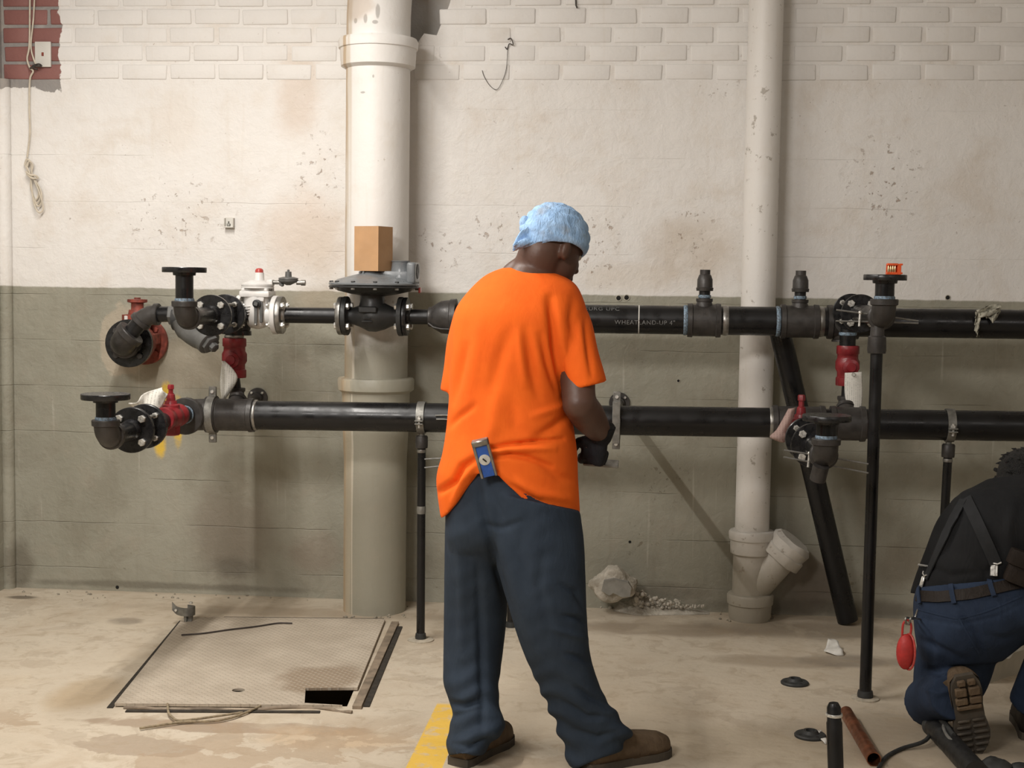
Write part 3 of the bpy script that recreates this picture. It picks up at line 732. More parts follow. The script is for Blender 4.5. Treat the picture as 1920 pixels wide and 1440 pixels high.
# feed valve on the wall, far left
cw = P(273, 640, -.01); wv = thing('wall_valve', 'rusty red flanged valve on the wall at far left, behind a black elbow', 'valve', cw)
disc(cw+V((0, .004, 0)), FY, .103, .022, .05, .03, wv, mat='rustred', bmat='rustred', nb=4)
Xw, Zw = cw.x, cw.z
yff = -.215
obj('valve_body', MB().lathe((Xw, -.02, Zw), FY, [(0, .055), (.03, .062), (.06, .075), (.11, .075), (.15, .06), (.19, .055)], 24), 'rustred', wv)
for s in (-1, 1):
    obj('yoke', MB().box((Xw+s*.07, -.11, Zw+.015), (.02, .15, .05), None, .006), 'rustred', wv)
disc((Xw, yff+.036, Zw), FY, .101, .020, .05, .01, wv, 'flange', 'rustred', bolts=False)
disc((Xw, yff+.014, Zw), FY, .103, .022, .05, .012, wv, bmat='iron', bsz=.014)
bn = P(256, 600, -.11); obj('bonnet', MB().lathe((Xw, -.11, Zw+.06), Zv, [(0, .055), (.03, .052), (.034, .066), (.06, .066), (.062, .040), (.082, .036)], 24), 'rustred', wv)
obj('name_plate', MB().box((Xw-.012, -.168, Zw+.104), (.05, .008, .026), None, .002), 'paper', wv)
obj('operating_nut', MB().lathe((Xw, -.11, Zw+.135), Zv, [(0, .030), (.008, .027), (.036, .027), (.040, .043), (.052, .043), (.054, .014), (.060, .014)], 20), 'rustred', wv)
# feed elbow and line up to the strainer
fd = thing('feed_line', 'black pipe and elbows from the wall valve up to the strainer at far left', 'pipe', (Xw, -.3, Zw))
dg = V((.72, 0, .70)).normalized(); ec = V((Xw, -.325, Zw))
el = elbow(ec, -FY, dg, .048, fd, leg=.074)
kn = P(276, 589, -.325)
pipe(ec+dg*.06, kn, .034, fd, 'nipple'); elbow(kn, (ec-kn), Xv, .036, fd, leg=.050)
pipe(kn, P(326, 589, -.325), .033, fd, 'nipple')
# strainer
s0 = P(318, 590, -.325)
sr = thing('strainer', 'grey Y-strainer with hexagonal plug slanting below the top left outlet', 'strainer', s0)
obj('union_nut', MB().lathe(s0, Xv, [(0, .040), (.004, .044), (.030, .044), (.034, .04)], 6, True, .2), 'grey', sr)
obj('collar', MB().lathe(P(326, 597, -.325), Xv, [(0, .05), (.04, .052)], 24), 'rubber', sr)
obj('strainer_body', MB().lathe(P(332, 592, -.325), (P(445, 592, -.36)-P(332, 592, -.325)), [(0, .046), (.05, .060), (.16, .060), (.26, .046)], 28), 'grey', sr)
sa, sb = P(345, 600, -.36), P(390, 641, -.42)
ax = (sb-sa).normalized()
obj('screen_leg', MB().tube(crm([sa, P(352, 618, -.37), P(370, 632, -.40), sb-ax*.012], 6), [.050]*7+[.046]*12, 24), 'grey', sr)
obj('screen_cap', MB().lathe(sb-ax*.018, ax, [(0, .046), (.003, .052), (.026, .052), (.029, .047)], 28), 'grey', sr)
obj('cap_hexagon', MB().hexa(sb+ax*.010, ax, .040, .018), 'grey', sr)
obj('drain_plug', MB().lathe(sb+ax*.028, ax, [(0, .020), (.020, .020), (.022, .017)], 6), 'grey', sr)

# elbow body between the top left outlet, white valve and red valve
jc = UP(452)
tj = tee(jc, UA, .040, .11, BUL, 'cross_fitting', 'flange', .014, outs=((-Zv, .033, .045), (FY, .034, .03)))

# ------------------------------------------------------------------ white shut-off valve with pilot
wc = UP(483); wz = wc.z; wx = wc.x; ks = 1/S(YU, wx)      # metres per pixel there
wt = thing('shutoff_valve', 'white-painted shut-off valve with red cap left of the grey regulator', 'valve', (wx, YU, wz-.07))
zpx = lambda py: P(483, py, YU).z
xpx = lambda px: UP(px).x
obj('valve_body', MB().lathe((wx, YU, zpx(617)), Zv, [(0, .008), (.006, .03), (.02, .046), (.045, .055), (.08, .058), (.13, .056), (zpx(556)-zpx(617), .056)], 36), 'white', wt)
obj('side_port', MB().lathe((wx+.03, YU, wz), Xv, [(0, .046), (.05, .040), (.062, .040)], 28), 'white', wt)
obj('side_port', MB().lathe((wx-.03, YU, wz), -Xv, [(0, .046), (.05, .040), (.062, .040)], 28), 'white', wt)
obj('bonnet_plate', MB().box((wx, YU, (zpx(557)+zpx(545))/2), (.125, .115, zpx(545)-zpx(557)), None, .008, 2), 'white', wt)
obj('bonnet_neck', MB().box((wx, YU, (zpx(545)+zpx(539))/2), (.095, .09, zpx(538)-zpx(545)), None, .004), 'white', wt)
for sx in (-1, 1):
    for sy in (-1, 1): bolt((wx+sx*.047, YU+sy*.045, zpx(545)), Zv, wt, .010, .010, 'white')
obj('diaphragm_cover', MB().lathe((wx, YU, zpx(541)), Zv, [(0, .064), (.002, .067), (.008, .067), (.009, .064), (.012, .067), (.018, .067), (.020, .060), (.028, .042), (.034, .03)], 36), 'white', wt)
tx = xpx(486); obj('spring_tower', MB().lathe((tx, YU, zpx(534)), Zv, [(0, .030), (.012, .021), (.05, .0190), (zpx(511)-zpx(534), .0185)], 24), 'white', wt)
M['redcap'] = surf('red_translucent_cap', (.45, .06, .05), .25, 0, .2, 40, .05)
obj('red_cap', MB().lathe((tx, YU, zpx(511)), Zv, [(0, .017), (.010, .0165), (.016, .012), (.018, .005)], 20), 'redcap', wt)
obj('relief_boss', MB().box((xpx(507), YU, zpx(530)), (.026, .04, .028), None, .006, 2), 'white', wt)
for sgn, px0 in ((1, 513), (-1, 455)):
    d = Xv*sgn; q = V((UP(px0).x, YU, wz))
    f = disc(q+d*.020, -d, .079, .020, .04, .006, wt, 'flange', 'white')
    f2_ = disc(q+d*.021, d, .077, .020, .034, .012, wt, 'companion_flange', 'steel' if sgn > 0 else 'flange')
    for k in range(4):
        a = R(45)+k*R(90); obj('stud', MB().cyl(q+V((d.x*-.02, math.cos(a)*.056, math.sin(a)*.056)), q+V((d.x*.055, math.cos(a)*.056, math.sin(a)*.056)), .007, 8), 'zinc', wt)
kc = V((xpx(490), YU-.060, zpx(569)))
obj('reset_knob', MB().lathe(kc, FY, [(-.02, .015), (0, .017), (.014, .017), (.016, .011), (.022, .010)], 20), 'black', wt)
obj('reset_nut', MB().lathe(kc+FY*.018, FY, [(0, .010), (.010, .010)], 4, True, .5), 'grey', wt)
obj('reset_lever', MB().box(kc+V((-.004, -.010, -.046)), (.013, .006, .085), None, .002), 'grey', wt); bolt(kc+V((-.004, -.014, -.083)), FY, wt, .004, .004)
obj('lever_guard', MB().box(kc+V((.016, .0, -.035)), (.012, .012, .085), None, .003), 'grey', wt)
obj('port_block', MB().box(kc+V((.012, .02, .018)), (.026, .03, .02), None, .003), 'white', wt)
for k in range(4): obj('casting_mark', MB().box((xpx(470), YU-.056, zpx(574+k*5)), (.030-.004*k, .006, .003), None, .001), 'white', wt)
pil = thing('pilot_regulator', 'small grey pilot regulator sticking out right of the white valve', 'regulator', (xpx(540), YU, zpx(530)))
obj('inlet_tube', MB().cyl((xpx(510), YU, zpx(529)), (xpx(525), YU, zpx(529)), .0085, 14), 'brass' if 0 else 'steel', pil)
obj('outlet_tube', MB().lathe((xpx(556), YU, zpx(529)), Xv, [(0, .009), (.018, .009), (.019, .012), (.036, .012), (.036, .008)], 14), 'steel', pil)
obj('pilot_body', MB().lathe((xpx(540.5), YU, zpx(534)), Zv, [(0, .008), (.006, .020), (.014, .038), (.022, .040)], 24), 'grey', pil)
obj('side_lug', MB().box((xpx(529), YU-.01, zpx(533)), (.018, .02, .012), Matrix.Rotation(.5, 3, 'Y'), .003), 'grey', pil)
obj('diaphragm_disc', MB().lathe((xpx(540.5), YU, zpx(525.5)), Zv, [(0, .036), (0, .0405), (.004, .041), (.0045, .0385), (.0065, .0385), (.007, .041), (.011, .040), (.016, .022)], 28), 'grey', pil)
obj('spring_case', MB().lathe((xpx(540.5), YU, zpx(521)), Zv, [(0, .0145), (.02, .013), (.027, .0125), (.028, .005), (.034, .005), (.036, .002)], 18), 'grey', pil)

# ------------------------------------------------------------------ spool pipe and grey service regulator
sp = thing('spool_pipe', 'short glossy black pipe between the white valve and the regulator', 'pipe', UP(585))
pipe(UP(535), UP(634), R2*1.02, sp)
disc(UP(643.5), -UA, .078, .018, .034, .012, sp, 'flange', 'steel')
rg = thing('service_regulator', 'big blue-grey diaphragm regulator on a dark valve body, box on top', 'regulator', UP(700))
gx = UP(700).x; gz = UP(700).z; gp = lambda py: P(700, py, YU).z
gX = lambda px: UP(px).x
disc(UP(644.5), UA, .0795, .019, .035, .004, rg, 'flange', 'rubber'); disc(UP(756.5), -UA, .0795, .019, .035, .004, rg, 'flange', 'rubber')
M['dark'] = surf('dark_cast_valve_body', (.022, .0225, .022), .45, 0, .25, 25, .3, 240, .0012)
lenb = (UP(749)-UP(650)).length
obj('globe_body', MB().lathe(UP(650), UA, [(0, .034), (lenb*.10, .033), (lenb*.25, .044), (lenb*.42, .062), (lenb*.55, .064), (lenb*.72, .054), (lenb*.9, .036), (lenb, .034)], 36), 'dark', rg)
obj('globe_neck', MB().lathe((gX(698), YU, gz), Zv, [(0, .060), (.03, .058), (gp(566)-gz, .050), (gp(552)-gz, .050), (gp(551)-gz, .058), (gp(545)-gz, .060)], 32), 'dark', rg)
pm_ = MB().box((gX(695), YU-.066, gp(580)), (.075, .012, .026), None, .004); obj('rating_plate', pm_, 'dark', rg)
for k, (dx_, w_) in enumerate(((-.002, .030), (0, .044))): obj('casting_mark', MB().box((gX(694), YU-.066, gp(596+k*6)), (w_, .006, .004), None, .001), 'dark', rg)
zr = gp(535.5); cxr = (gX(618)+gX(785))/2; Rr = (gX(785)-gX(618))/2
obj('lower_case', MB().lathe((cxr, YU, zr), -Zv, [(0, Rr*.98), (.003, Rr), (.008, Rr), (.010, Rr*.90), (.022, Rr*.80), (.034, Rr*.52), (.040, Rr*.30), (.044, Rr*.2)], 48), 'dark', rg)
obj('upper_case', MB().lathe((cxr, YU, zr+.0015), Zv, [(0, Rr*.985), (.002, Rr), (.008, Rr), (.011, Rr*.97), (.013, Rr*.90), (.024, Rr*.80), (.036, Rr*.55), (.046, Rr*.34), (.062, Rr*.25), (.066, Rr*.2)], 48), 'bluegrey', rg)
for k in range(12):
    a = 2*math.pi*(k+.4)/12; q = V((cxr+math.cos(a)*Rr*.94, YU+math.sin(a)*Rr*.94, 0))
    bolt((q.x, q.y, zr+.011), Zv, rg, .0085, .007, 'dark'); bolt((q.x, q.y, zr-.009), -Zv, rg, .0085, .008, 'dull')
for a in (-110, -75): bolt((gX(698)+.05*math.cos(R(a)), YU+.05*math.sin(R(a))-.01, gp(551.5)), Zv, rg, .008, .008, 'dull')
# vent housing on the right of the casing
vb = MB(); vb.box((gX(736), YU, gp(518)), (gX(767)-gX(705), .085, gp(508)-gp(529)), None, .010, 2)
vb.box((gX(725), YU, gp(516)), (.07, .06, .03), None, .01, 2); obj('case_ridge', vb, 'bluegrey', rg)
obj('vent_tower', MB().lathe((gX(751), YU, gp(530)), Zv, [(0, .048), (.05, .040), (.084, .036), (.09, .039), (gp(490)-gp(530), .0385), (gp(490)-gp(530), .030), (gp(492)-gp(530)-.004, .026)], 32), 'bluegrey', rg)
obj('end_plate', MB().box((gX(774.5), YU-.005, gp(511)), (.036, .13, gp(491)-gp(531)), None, .012, 3), 'bluegrey', rg)
obj('vent_screen', MB().lathe((gX(782.4), YU-.01, gp(508)), Xv, [(0, .03), (.003, .03)], 20), 'black', rg)
obj('spring_hub', MB().lathe((gX(690), YU, gp(522)), Zv, [(0, .055), (.02, .036), (gp(508.5)-gp(522), .034)], 28), 'bluegrey', rg)
for a in (20, 140, 260): obj('rib', MB().box((gX(690)+.035*math.cos(R(a)), YU+.035*math.sin(R(a)), gp(518)), (.05, .008, .04), Matrix.Rotation(R(a), 3, 'Z'), .003), 'bluegrey', rg)
obj('red_tab', MB().box((gX(785.5), YU+.02, gp(543)), (.008, .04, .022), None, .002), 'redcap', rg)
op = thing('outlet_spool', 'short black pipe with bolted flange right of the grey regulator', 'pipe', UP(785))
disc(UP(757.5), UA, .078, .017, .032, .012, op, 'flange', 'flange'); pipe(UP(764), UP(806), R2*.96, op)
# cardboard box on the regulator: two faces seen, a corner towards us
b0 = P(709, 508, YU-.085); bA, bB, bC = P(664, 507, YU-.04), b0, P(735, 506.5, YU+.0)
bz = max(gp(508.3), 0); h = P(709, 424, YU-.085).z-b0.z
e1 = V((bA.x-bB.x, bA.y-bB.y, 0)); e2 = V((-e1.y, e1.x, 0)).normalized()*-1
e2 = e2*.105 if e2.y > 0 else -e2*.105
c4 = [V((bB.x, bB.y, bz)), V((bB.x, bB.y, bz))+e1, V((bB.x, bB.y, bz))+e1+e2, V((bB.x, bB.y, bz))+e2]
bx_ = thing('cardboard_box', 'plain brown cardboard box standing on top of the grey regulator', 'box', sum(c4, V())/4)
obj('carton', MB().prism(c4, (0, 0, h-.002)), 'card', bx_, smooth=False)
mid = [(c4[0]+c4[3])/2, (c4[1]+c4[2])/2]
for a, b_, c_, d_ in ((c4[0], c4[1], mid[1], mid[0]), (mid[0]+e2*.01, mid[1]+e2*.01, c4[2], c4[3])):
    obj('flap', MB().prism([q+Zv*(h-.002) for q in (a, b_, c_, d_)], (0, 0, .003)), 'card', bx_, smooth=False)

# ------------------------------------------------------------------ posts, clamps and wall brackets
def clamp(p, ax, r, par, wdt=.03, ears=True, mat='dull', name='clamp_ring'):
    ax = V(ax).normalized(); p = V(p)
    o = obj(name, MB().lathe(p-ax*wdt/2, ax, [(0, r), (0, r+.005), (wdt, r+.005), (wdt, r)], 36, False), mat, par); return o
M['paledisc'] = surf('plaster_dusted_disc', (.42, .37, .29), .85, 0, .25, 60, .4, 120, .002)
def post(lab, base, top_z, r, rb_, ringp=None, ringax=LA, coup=None, group=None, seam=None):
    t = thing('pipe_stand', lab, 'pipe stand', base)
    b = V(base)
    obj('base_disc', MB().lathe(b, Zv, [(0, rb_), (.004, rb_), (.006, rb_*.9), (.007, r*1.2)], 36), 'paledisc', t)
    obj('base_collar', MB().lathe(b+Zv*.006, Zv, [(0, r*1.30), (.010, r*1.34), (.022, r*1.22), (.024, r)], 24), 'rubber', t)
    top = V((ringp.x, ringp.y, top_z)) if ringp is not None else V((b.x, b.y, top_z))
    pipe(b+Zv*.01, top, r, t, 'post')
    d = (top-b).normalized()
    if coup: obj('coupling', MB().lathe(top-d*coup, d, [(0, r*1.0), (0, r*1.42), (coup*.2, r*1.48), (coup*.9, r*1.48), (coup, r*1.3)], 24), 'iron', t); ring(top-d*(coup+.012), d, r*1.06, .012, 'steel', t, 'bare_thread')
    if seam: ring(b+d*seam, d, r*1.05, .03, 'dull', t, 'thread_mark')
    if ringp is not None:
        clamp(ringp, ringax, R4+.001, t)
        q = V(ringp)+FY*(R4+.012)
        for s in (-1, 1): obj('clamp_ear', MB().box(q+Zv*(-.012+s*.006), (.032, .026, .005), None, .001), 'dull', t)
        bolt(q+Zv*(-.003), Zv, t, .010, .009); obj('clamp_bolt', MB().cyl(q-Zv*.034, q+Zv*.012, .005, 10), 'zinc', t)
        obj('clamp_foot', MB().cyl(top-Zv*.01, V((top.x, top.y, ringp.z-R4)), r*.7, 14), 'dull', t)
    return t
lp = LP(791); base1 = V((F(787, 1203).x, lp.y, 0)); post('black post left of the man in orange, under the lower main', base1, lp.z-R4-.014, .0165, .052, LP(791), LA, .048, None, .52)
lp = LP(1780); base2 = V((LP(1772).x, lp.y, 0)); post('black post rising behind the kneeling man, under the lower main', base2, lp.z-R4-.014, .0165, .052, LP(1780), LA, .05)
pm = F(956, 1183); t_ = post('post seen only between the legs of the man in orange', V((pm.x, YU, 0)), UP(950).z-R4, .0165, .05)
b3 = V((F(1622, 1310).x, F(1622, 1310).y, 0)); t_ = post('tall black post under the flange with the orange block', b3, Z3-.115, .0205, .048)
tp = V((X3, YofX(1640, X3), Z3-.03)); 
obj('coupling', MB().lathe((b3.x, b3.y, Z3-.125), Zv, [(0, .021), (0, .030), (.012, .032), (.055, .030), (.06, .024), (.10, .022)], 24), 'iron', t_)
def bracket(lab, lpx, clpx):
    q = LP(lpx); t = thing('wall_bracket', lab, 'bracket', (q.x, 0, q.z))
    c = V((q.x, -.001, q.z+.012)); f = disc(c, FY, .045, .010, .021, .02, t, 'wall_flange', 'iron', 4, R(45), .75, True, False, 'zinc', .006)
    obj('stub_pipe', MB().cyl(c, (q.x, YL+R4+.010, q.z), .017, 18), 'iron', t)
    cl = clamp(q, LA, R4+.012, t, .030)
    for s in (-1, 1):
        e = q+Zv*s*(R4+.034)+V((0, .0, 0)); obj('clamp_ear', MB().box(e, (.030, .012, .040), None, .002), 'dull', t); bolt(e+FY*.006, FY, t, .008, .006, 'zinc')
    return t
bracket('wall bracket with split clamp round the left end of the lower main', 399, 398)
bk = bracket('wall bracket with flat strap beside the orange sleeve', 1156, 1156)
obj('strap', MB().box(LP(1156)+V((0, -R4-.014, -.002)), (.028, .006, .16), None, .001), 'dull', bk)

# leaning pipe and things on wires
lt, lb = P(1466, 645, -.24), V((F(1588, 1168).x, F(1588, 1168).y-.02, .0))
ln = MB(); d = (lt-lb).normalized(); ln.lathe(lb+V((0, 0, .055*math.sqrt(max(0, 1-d.z**2)))), d, [(0, .040), (0, .0435), ((lt-lb).length+.10, .0435), ((lt-lb).length+.10, .040)], 28)
obj('leaning_pipe', ln, 'pipe', None, 'loose black pipe leaning against the wall behind the right outlets', 'pipe')
def rods(lab, segs, cross):
    t = thing('tie_rod', lab, 'rod', segs[0][0])
    for a, b in segs: obj('wire', MB().tube([a, (a+b)/2+V((0, 0, .001)), b], .0030, 8), 'rod', t)
    for a, b in cross: obj('crosspiece', MB().tube([a, b], .0042, 8), 'zinc', t); obj('knob', MB().sphere(a, .007, n=10), 'zinc', t)
    return t
yr = yE3+.05; ya = yE3+.085
rods('pair of thin rods passing behind the upper right elbow', ((P(1568, 581, ya), P(1722, 602, ya)), (P(1567, 602, ya), P(1722, 606, ya))), ((P(1613, 586, ya-.01), P(1611, 612, ya-.01)),))
ya = yE4+.085
rods('pair of thin rods passing behind the lowest right elbow', ((P(1470, 844, ya), P(1628, 870, ya)), (P(1469, 857, ya), P(1628, 887, ya))), ((P(1518, 850, ya-.01), P(1515, 876, ya-.01)),))
ya = base1.y-.025
rods('pair of short rods held against the post left of the orange shirt', ((P(796, 861, ya), P(842, 859, ya)), (P(796, 877, ya), P(842, 873, ya))), ())
rods('small bent rod against the lower main at the orange shirt', ((P(816, 779, YL-R4-.006), P(846, 779, YL-R4-.006)), (P(818, 786, YL-R4-.005), P(846, 787, YL-R4-.005))), ())
# ------------------------------------------------------------------ people
import numpy as np
from mathutils.bvhtree import BVHTree
def loft_px(mb, rows, n=40, sub=5, ex=2.0, warp=None, hollow=None):
    """rows = (xl, yl, xr, yr, half depth, depth plane): cross-sections of a limb or garment, as wide as in the photograph"""
    rows = [np.array(r_, float) for r_ in rows]; R_ = []
    for i in range(len(rows)-1):
        p0 = rows[i-1] if i else 2*rows[0]-rows[1]; p1, p2 = rows[i], rows[i+1]; p3 = rows[i+2] if i+2 < len(rows) else 2*rows[-1]-rows[-2]
        for k in range(sub):
            t = k/sub; R_.append(.5*((2*p1)+(p2-p0)*t+(2*p0-5*p1+4*p2-p3)*t*t+(3*p1-p0-3*p2+p3)*t**3))
    R_.append(rows[-1]); vs = []
    for r_ in R_:
        for k in range(n):
            th = 2*math.pi*k/n; c, s = math.cos(th), math.sin(th)
            c = math.copysign(abs(c)**(2/ex), c); s = math.copysign(abs(s)**(2/ex), s)
            u = (c+1)/2; x = r_[0]+(r_[2]-r_[0])*u; y = r_[1]+(r_[3]-r_[1])*u
            Yc = r_[5]-r_[4]*s
            if warp: x, y, Yc = warp(x, y, Yc, s)
            vs.append(P(x, y, Yc))
    fs = []; m = len(R_)
    for i in range(m-1):
        for k in range(n): k2 = (k+1) % n; fs.append((i*n+k, i*n+k2, (i+1)*n+k2, (i+1)*n+k))
    fs.append(tuple(range(n-1, -1, -1)))
    if hollow:
        vs.append(P(*hollow)); fs += [((m-1)*n+k, (m-1)*n+(k+1) % n, m*n) for k in range(n)]
    else: fs.append(tuple((m-1)*n+k for k in range(n)))
    mb.add(vs, fs); return mb
def limb(mb, pts, rads, n=20, k=5): 
    rr = [(V((r_, 0, 0))) for r_ in rads]
    return mb.tube(crm(pts, k), [q.x for q in crm(rr, k)], n)
def fused(name, mb, mat, par, vox=.007, smooth=5, strokes=None, fac=.5, extra=None, **kw):
    """one continuous skin over all the overlapping volumes"""
    o = obj(name, mb, mat, par, weld=False, **kw)
    m = o.modifiers.new('r', 'REMESH'); m.mode = 'VOXEL'; m.voxel_size = vox
    s = o.modifiers.new('s', 'SMOOTH'); s.iterations = smooth; s.factor = fac
    bake(o)
    me = o.data
    if strokes or extra:
        n = len(me.vertices); co = np.empty(n*3); me.vertices.foreach_get('co', co); co = co.reshape(-1, 3)+np.array(ORG[par.name] if par else ORG[o.name])
        no = np.empty(n*3); me.vertices.foreach_get('normal', no); no = no.reshape(-1, 3)
        d = co-np.array(CPOS); z = d@np.array(CF); px = 960+FPX*(d@np.array(CR))/z; py = 720-FPX*(d@np.array(CU))/z
        face = np.clip(-(no*d).sum(1)/np.linalg.norm(d, axis=1)*2.2+.15, 0, 1)
        disp = np.zeros(n)
        for pts, wd, amp in strokes or []:
            best = np.full(n, 1e9); L = sum(math.dist(pts[i], pts[i+1]) for i in range(len(pts)-1)); acc = 0; par_t = np.zeros(n)
            for i in range(len(pts)-1):
                a = np.array(pts[i], float); b = np.array(pts[i+1], float); ab = b-a; q = np.stack([px, py], 1)-a
                t = np.clip((q@ab)/(ab@ab), 0, 1); dd = np.hypot(*(q-t[:, None]*ab).T); near = dd < best
                par_t = np.where(near, (acc+t*math.dist(pts[i], pts[i+1]))/L, par_t); best = np.minimum(best, dd); acc += math.dist(pts[i], pts[i+1])
            disp += amp*np.exp(-(best/wd)**2)*np.sin(np.clip(par_t*.9+.05, 0, 1)*math.pi)**.6*face
        if extra is not None: disp += extra(co, px, py, face)
        co = co+no*disp[:, None]-np.array(ORG[par.name] if par else ORG[o.name])
        me.vertices.foreach_set('co', co.ravel()); me.update()
    return o
def bvh(o):
    dg = bpy.context.evaluated_depsgraph_get(); dg.update()
    t = BVHTree.FromObject(o, dg); g = V(ORG[o.parent.name]) if o.parent else V(ORG[o.name]); return t, g
def hit(tb, px, py, off=0.0, Y=-1.6):
    t, g = tb; d = ray(px, py).normalized(); h = t.ray_cast(CPOS-g, d)
    if h[0] is None: return P(px, py, Y), -d
    n = h[1] if h[1].dot(d) < 0 else -h[1]
    return h[0]+g+n*off, n
def cloth(name, col, col2, rough=.85, weave=700, fold=.4, fscale=9, bump=.35, sheen=.0, worn=None):
    t = NT(name); v = t.coord('Object')
    n = t.noise(v, fscale, 5, .6); n2 = t.noise(t.mapv(v, (1, 1, .35)), fscale*2.2, 4, .6, .6)
    c = t.mix(t.ramp(n, .3, .7), col2, col)
    if worn: c = t.mix(t.ramp(t.noise(v, fscale*.6, 4), .52, .72, 0, .7), c, worn)
    nb = t.bump(n2, fold, .012); nb = t.bump(t.noise(v, weave, 2), bump, .0008, nb)
    t.b.inputs['Sheen Weight'].default_value = sheen
    return t.out(c, rough, 0, nb, .2)
M['orange_cloth'] = cloth('orange_cotton', (.90, .150, .014), (.82, .125, .012), .85, 800, .22, 7)
M['navy'] = cloth('dark_navy_twill', (.029, .042, .062), (.021, .031, .047), .85, 700, .35, 8)
M['denim'] = cloth('blue_denim', (.024, .038, .070), (.016, .025, .046), .85, 600, .4, 9, worn=(.032, .052, .095))
M['blackcloth'] = cloth('black_jersey', (.013, .0135, .0145), (.009, .0095, .0105), .85, 700, .4, 8)
M['scarf'] = cloth('light_blue_bandana', (.40, .60, .88), (.26, .42, .66), .8, 500, .7, 30, worn=(.33, .36, .40))
M['glove'] = cloth('dark_work_glove', (.018, .019, .022), (.012, .012, .014), .8, 500, .4, 30)
M['leather'] = cloth('dusty_boot_leather', (.14, .098, .060), (.095, .066, .042), .7, 300, .4, 24, worn=(.16, .115, .075))
M['darkleather'] = cloth('dark_brown_leather', (.022, .0165, .013), (.016, .012, .0095), .6, 300, .3, 24)
M['sole'] = surf('dusty_rubber_sole', (.040, .034, .027), .8, 0, .35, 22, .3, 90, .003, (.075, .060, .043))
M['hair'] = surf('black_hair', (.007, .0065, .006), .6, 0, .4, 60, .9, 260, .012)
def skin_mat(name, col, col2):
    t = NT(name); v = t.coord('Object'); n = t.noise(v, 14, 4)
    c = t.mix(n, col2, col); nb = t.bump(t.noise(v, 160, 3), .25, .0012)
    t.b.inputs['Subsurface Weight'].default_value = .06; t.b.inputs['Subsurface Radius'].default_value = (.01, .004, .002)
    return t.out(c, .48, 0, nb, .45)
M['skin'] = skin_mat('deep_brown_skin', (.105, .052, .034), (.070, .034, .023))
M['skin2'] = skin_mat('light_brown_skin', (.34, .19, .13), (.28, .15, .10))

def hand_geo(mb, wrist, d, palm_n, s=1.0, curl=.6, side=1):
    """palm, four unequal curled fingers and a thumb; d = towards the fingertips, palm_n = way the palm faces"""
    d = V(d).normalized(); pn = (V(palm_n)-d*V(palm_n).dot(d)).normalized(); x = d.cross(pn)*side
    w = V(wrist)
    mb.tube([w-d*.015, w+d*.02, w+d*.055, w+d*.092], [.027*s, .030*s, .037*s, .036*s], 16, flat=.62) if abs(pn.z) < 2 else None
    for i, (off, ln) in enumerate(((-.030, .072), (-.010, .082), (.010, .077), (.029, .060))):
        b = w+d*.085+x*off; pts = [b-d*.03]; cur = b; ang = .15
        for k, f in enumerate((.45, .32, .23)):
            ang += curl*(.9 if k else .7); dd = d*math.cos(ang)+pn*math.sin(ang); pts.append(cur); cur = cur+dd*ln*f
        pts.append(cur); mb.tube(crm(pts, 3), [.0105*s]*4+[.010*s]*3+[.009*s]*3+[.0085*s]*2+[.006*s], 10)
    tb_ = w+d*.030+x*-.026; t1_ = tb_+(d*.5-x*.7+pn*.35).normalized()*.036; t2_ = t1_+(d*.85-x*.15+pn*.55).normalized()*.032; t3_ = t2_+(d*.8+x*.1+pn*.6).normalized()*.024
    mb.tube([tb_-d*.01, tb_, t1_, t2_, t3_], [.013*s, .0145*s, .012*s, .011*s, .008*s], 10)
def head_geo(mb, c0, f, u, s=1.0):
    f = V(f).normalized(); u = (V(u)-f*V(u).dot(f)).normalized(); sd = f.cross(u)
    rot = Matrix((f, sd, u)).transposed()
    mb.sphere(c0, 1, (.098*s, .077*s, .088*s), 28, rot)
    mb.sphere(c0+f*.032*s-u*.058*s, 1, (.068*s, .066*s, .085*s), 24, rot)
    mb.sphere(c0+f*.058*s-u*.118*s, 1, (.034*s, .036*s, .030*s), 18, rot)        # chin
    mb.sphere(c0+f*.104*s-u*.052*s, 1, (.018*s, .015*s, .026*s), 14, rot)        # nose
    mb.sphere(c0+f*.110*s-u*.066*s, 1, (.014*s, .020*s, .011*s), 14, rot)
    mb.sphere(c0+f*.092*s-u*.098*s, 1, (.014*s, .026*s, .013*s), 14, rot)        # lips
    mb.sphere(c0+f*.086*s-u*.012*s, 1, (.018*s, .058*s, .012*s), 14, rot)        # brow
    for k in (-1, 1):
        e = c0+sd*k*.076*s-u*.042*s-f*.008*s
        mb.sphere(e, 1, (.020*s, .011*s, .034*s), 16, rot); mb.sphere(e+sd*k*.008*s-f*.006*s, 1, (.018*s, .008*s, .031*s), 14, rot)
    return rot, sd
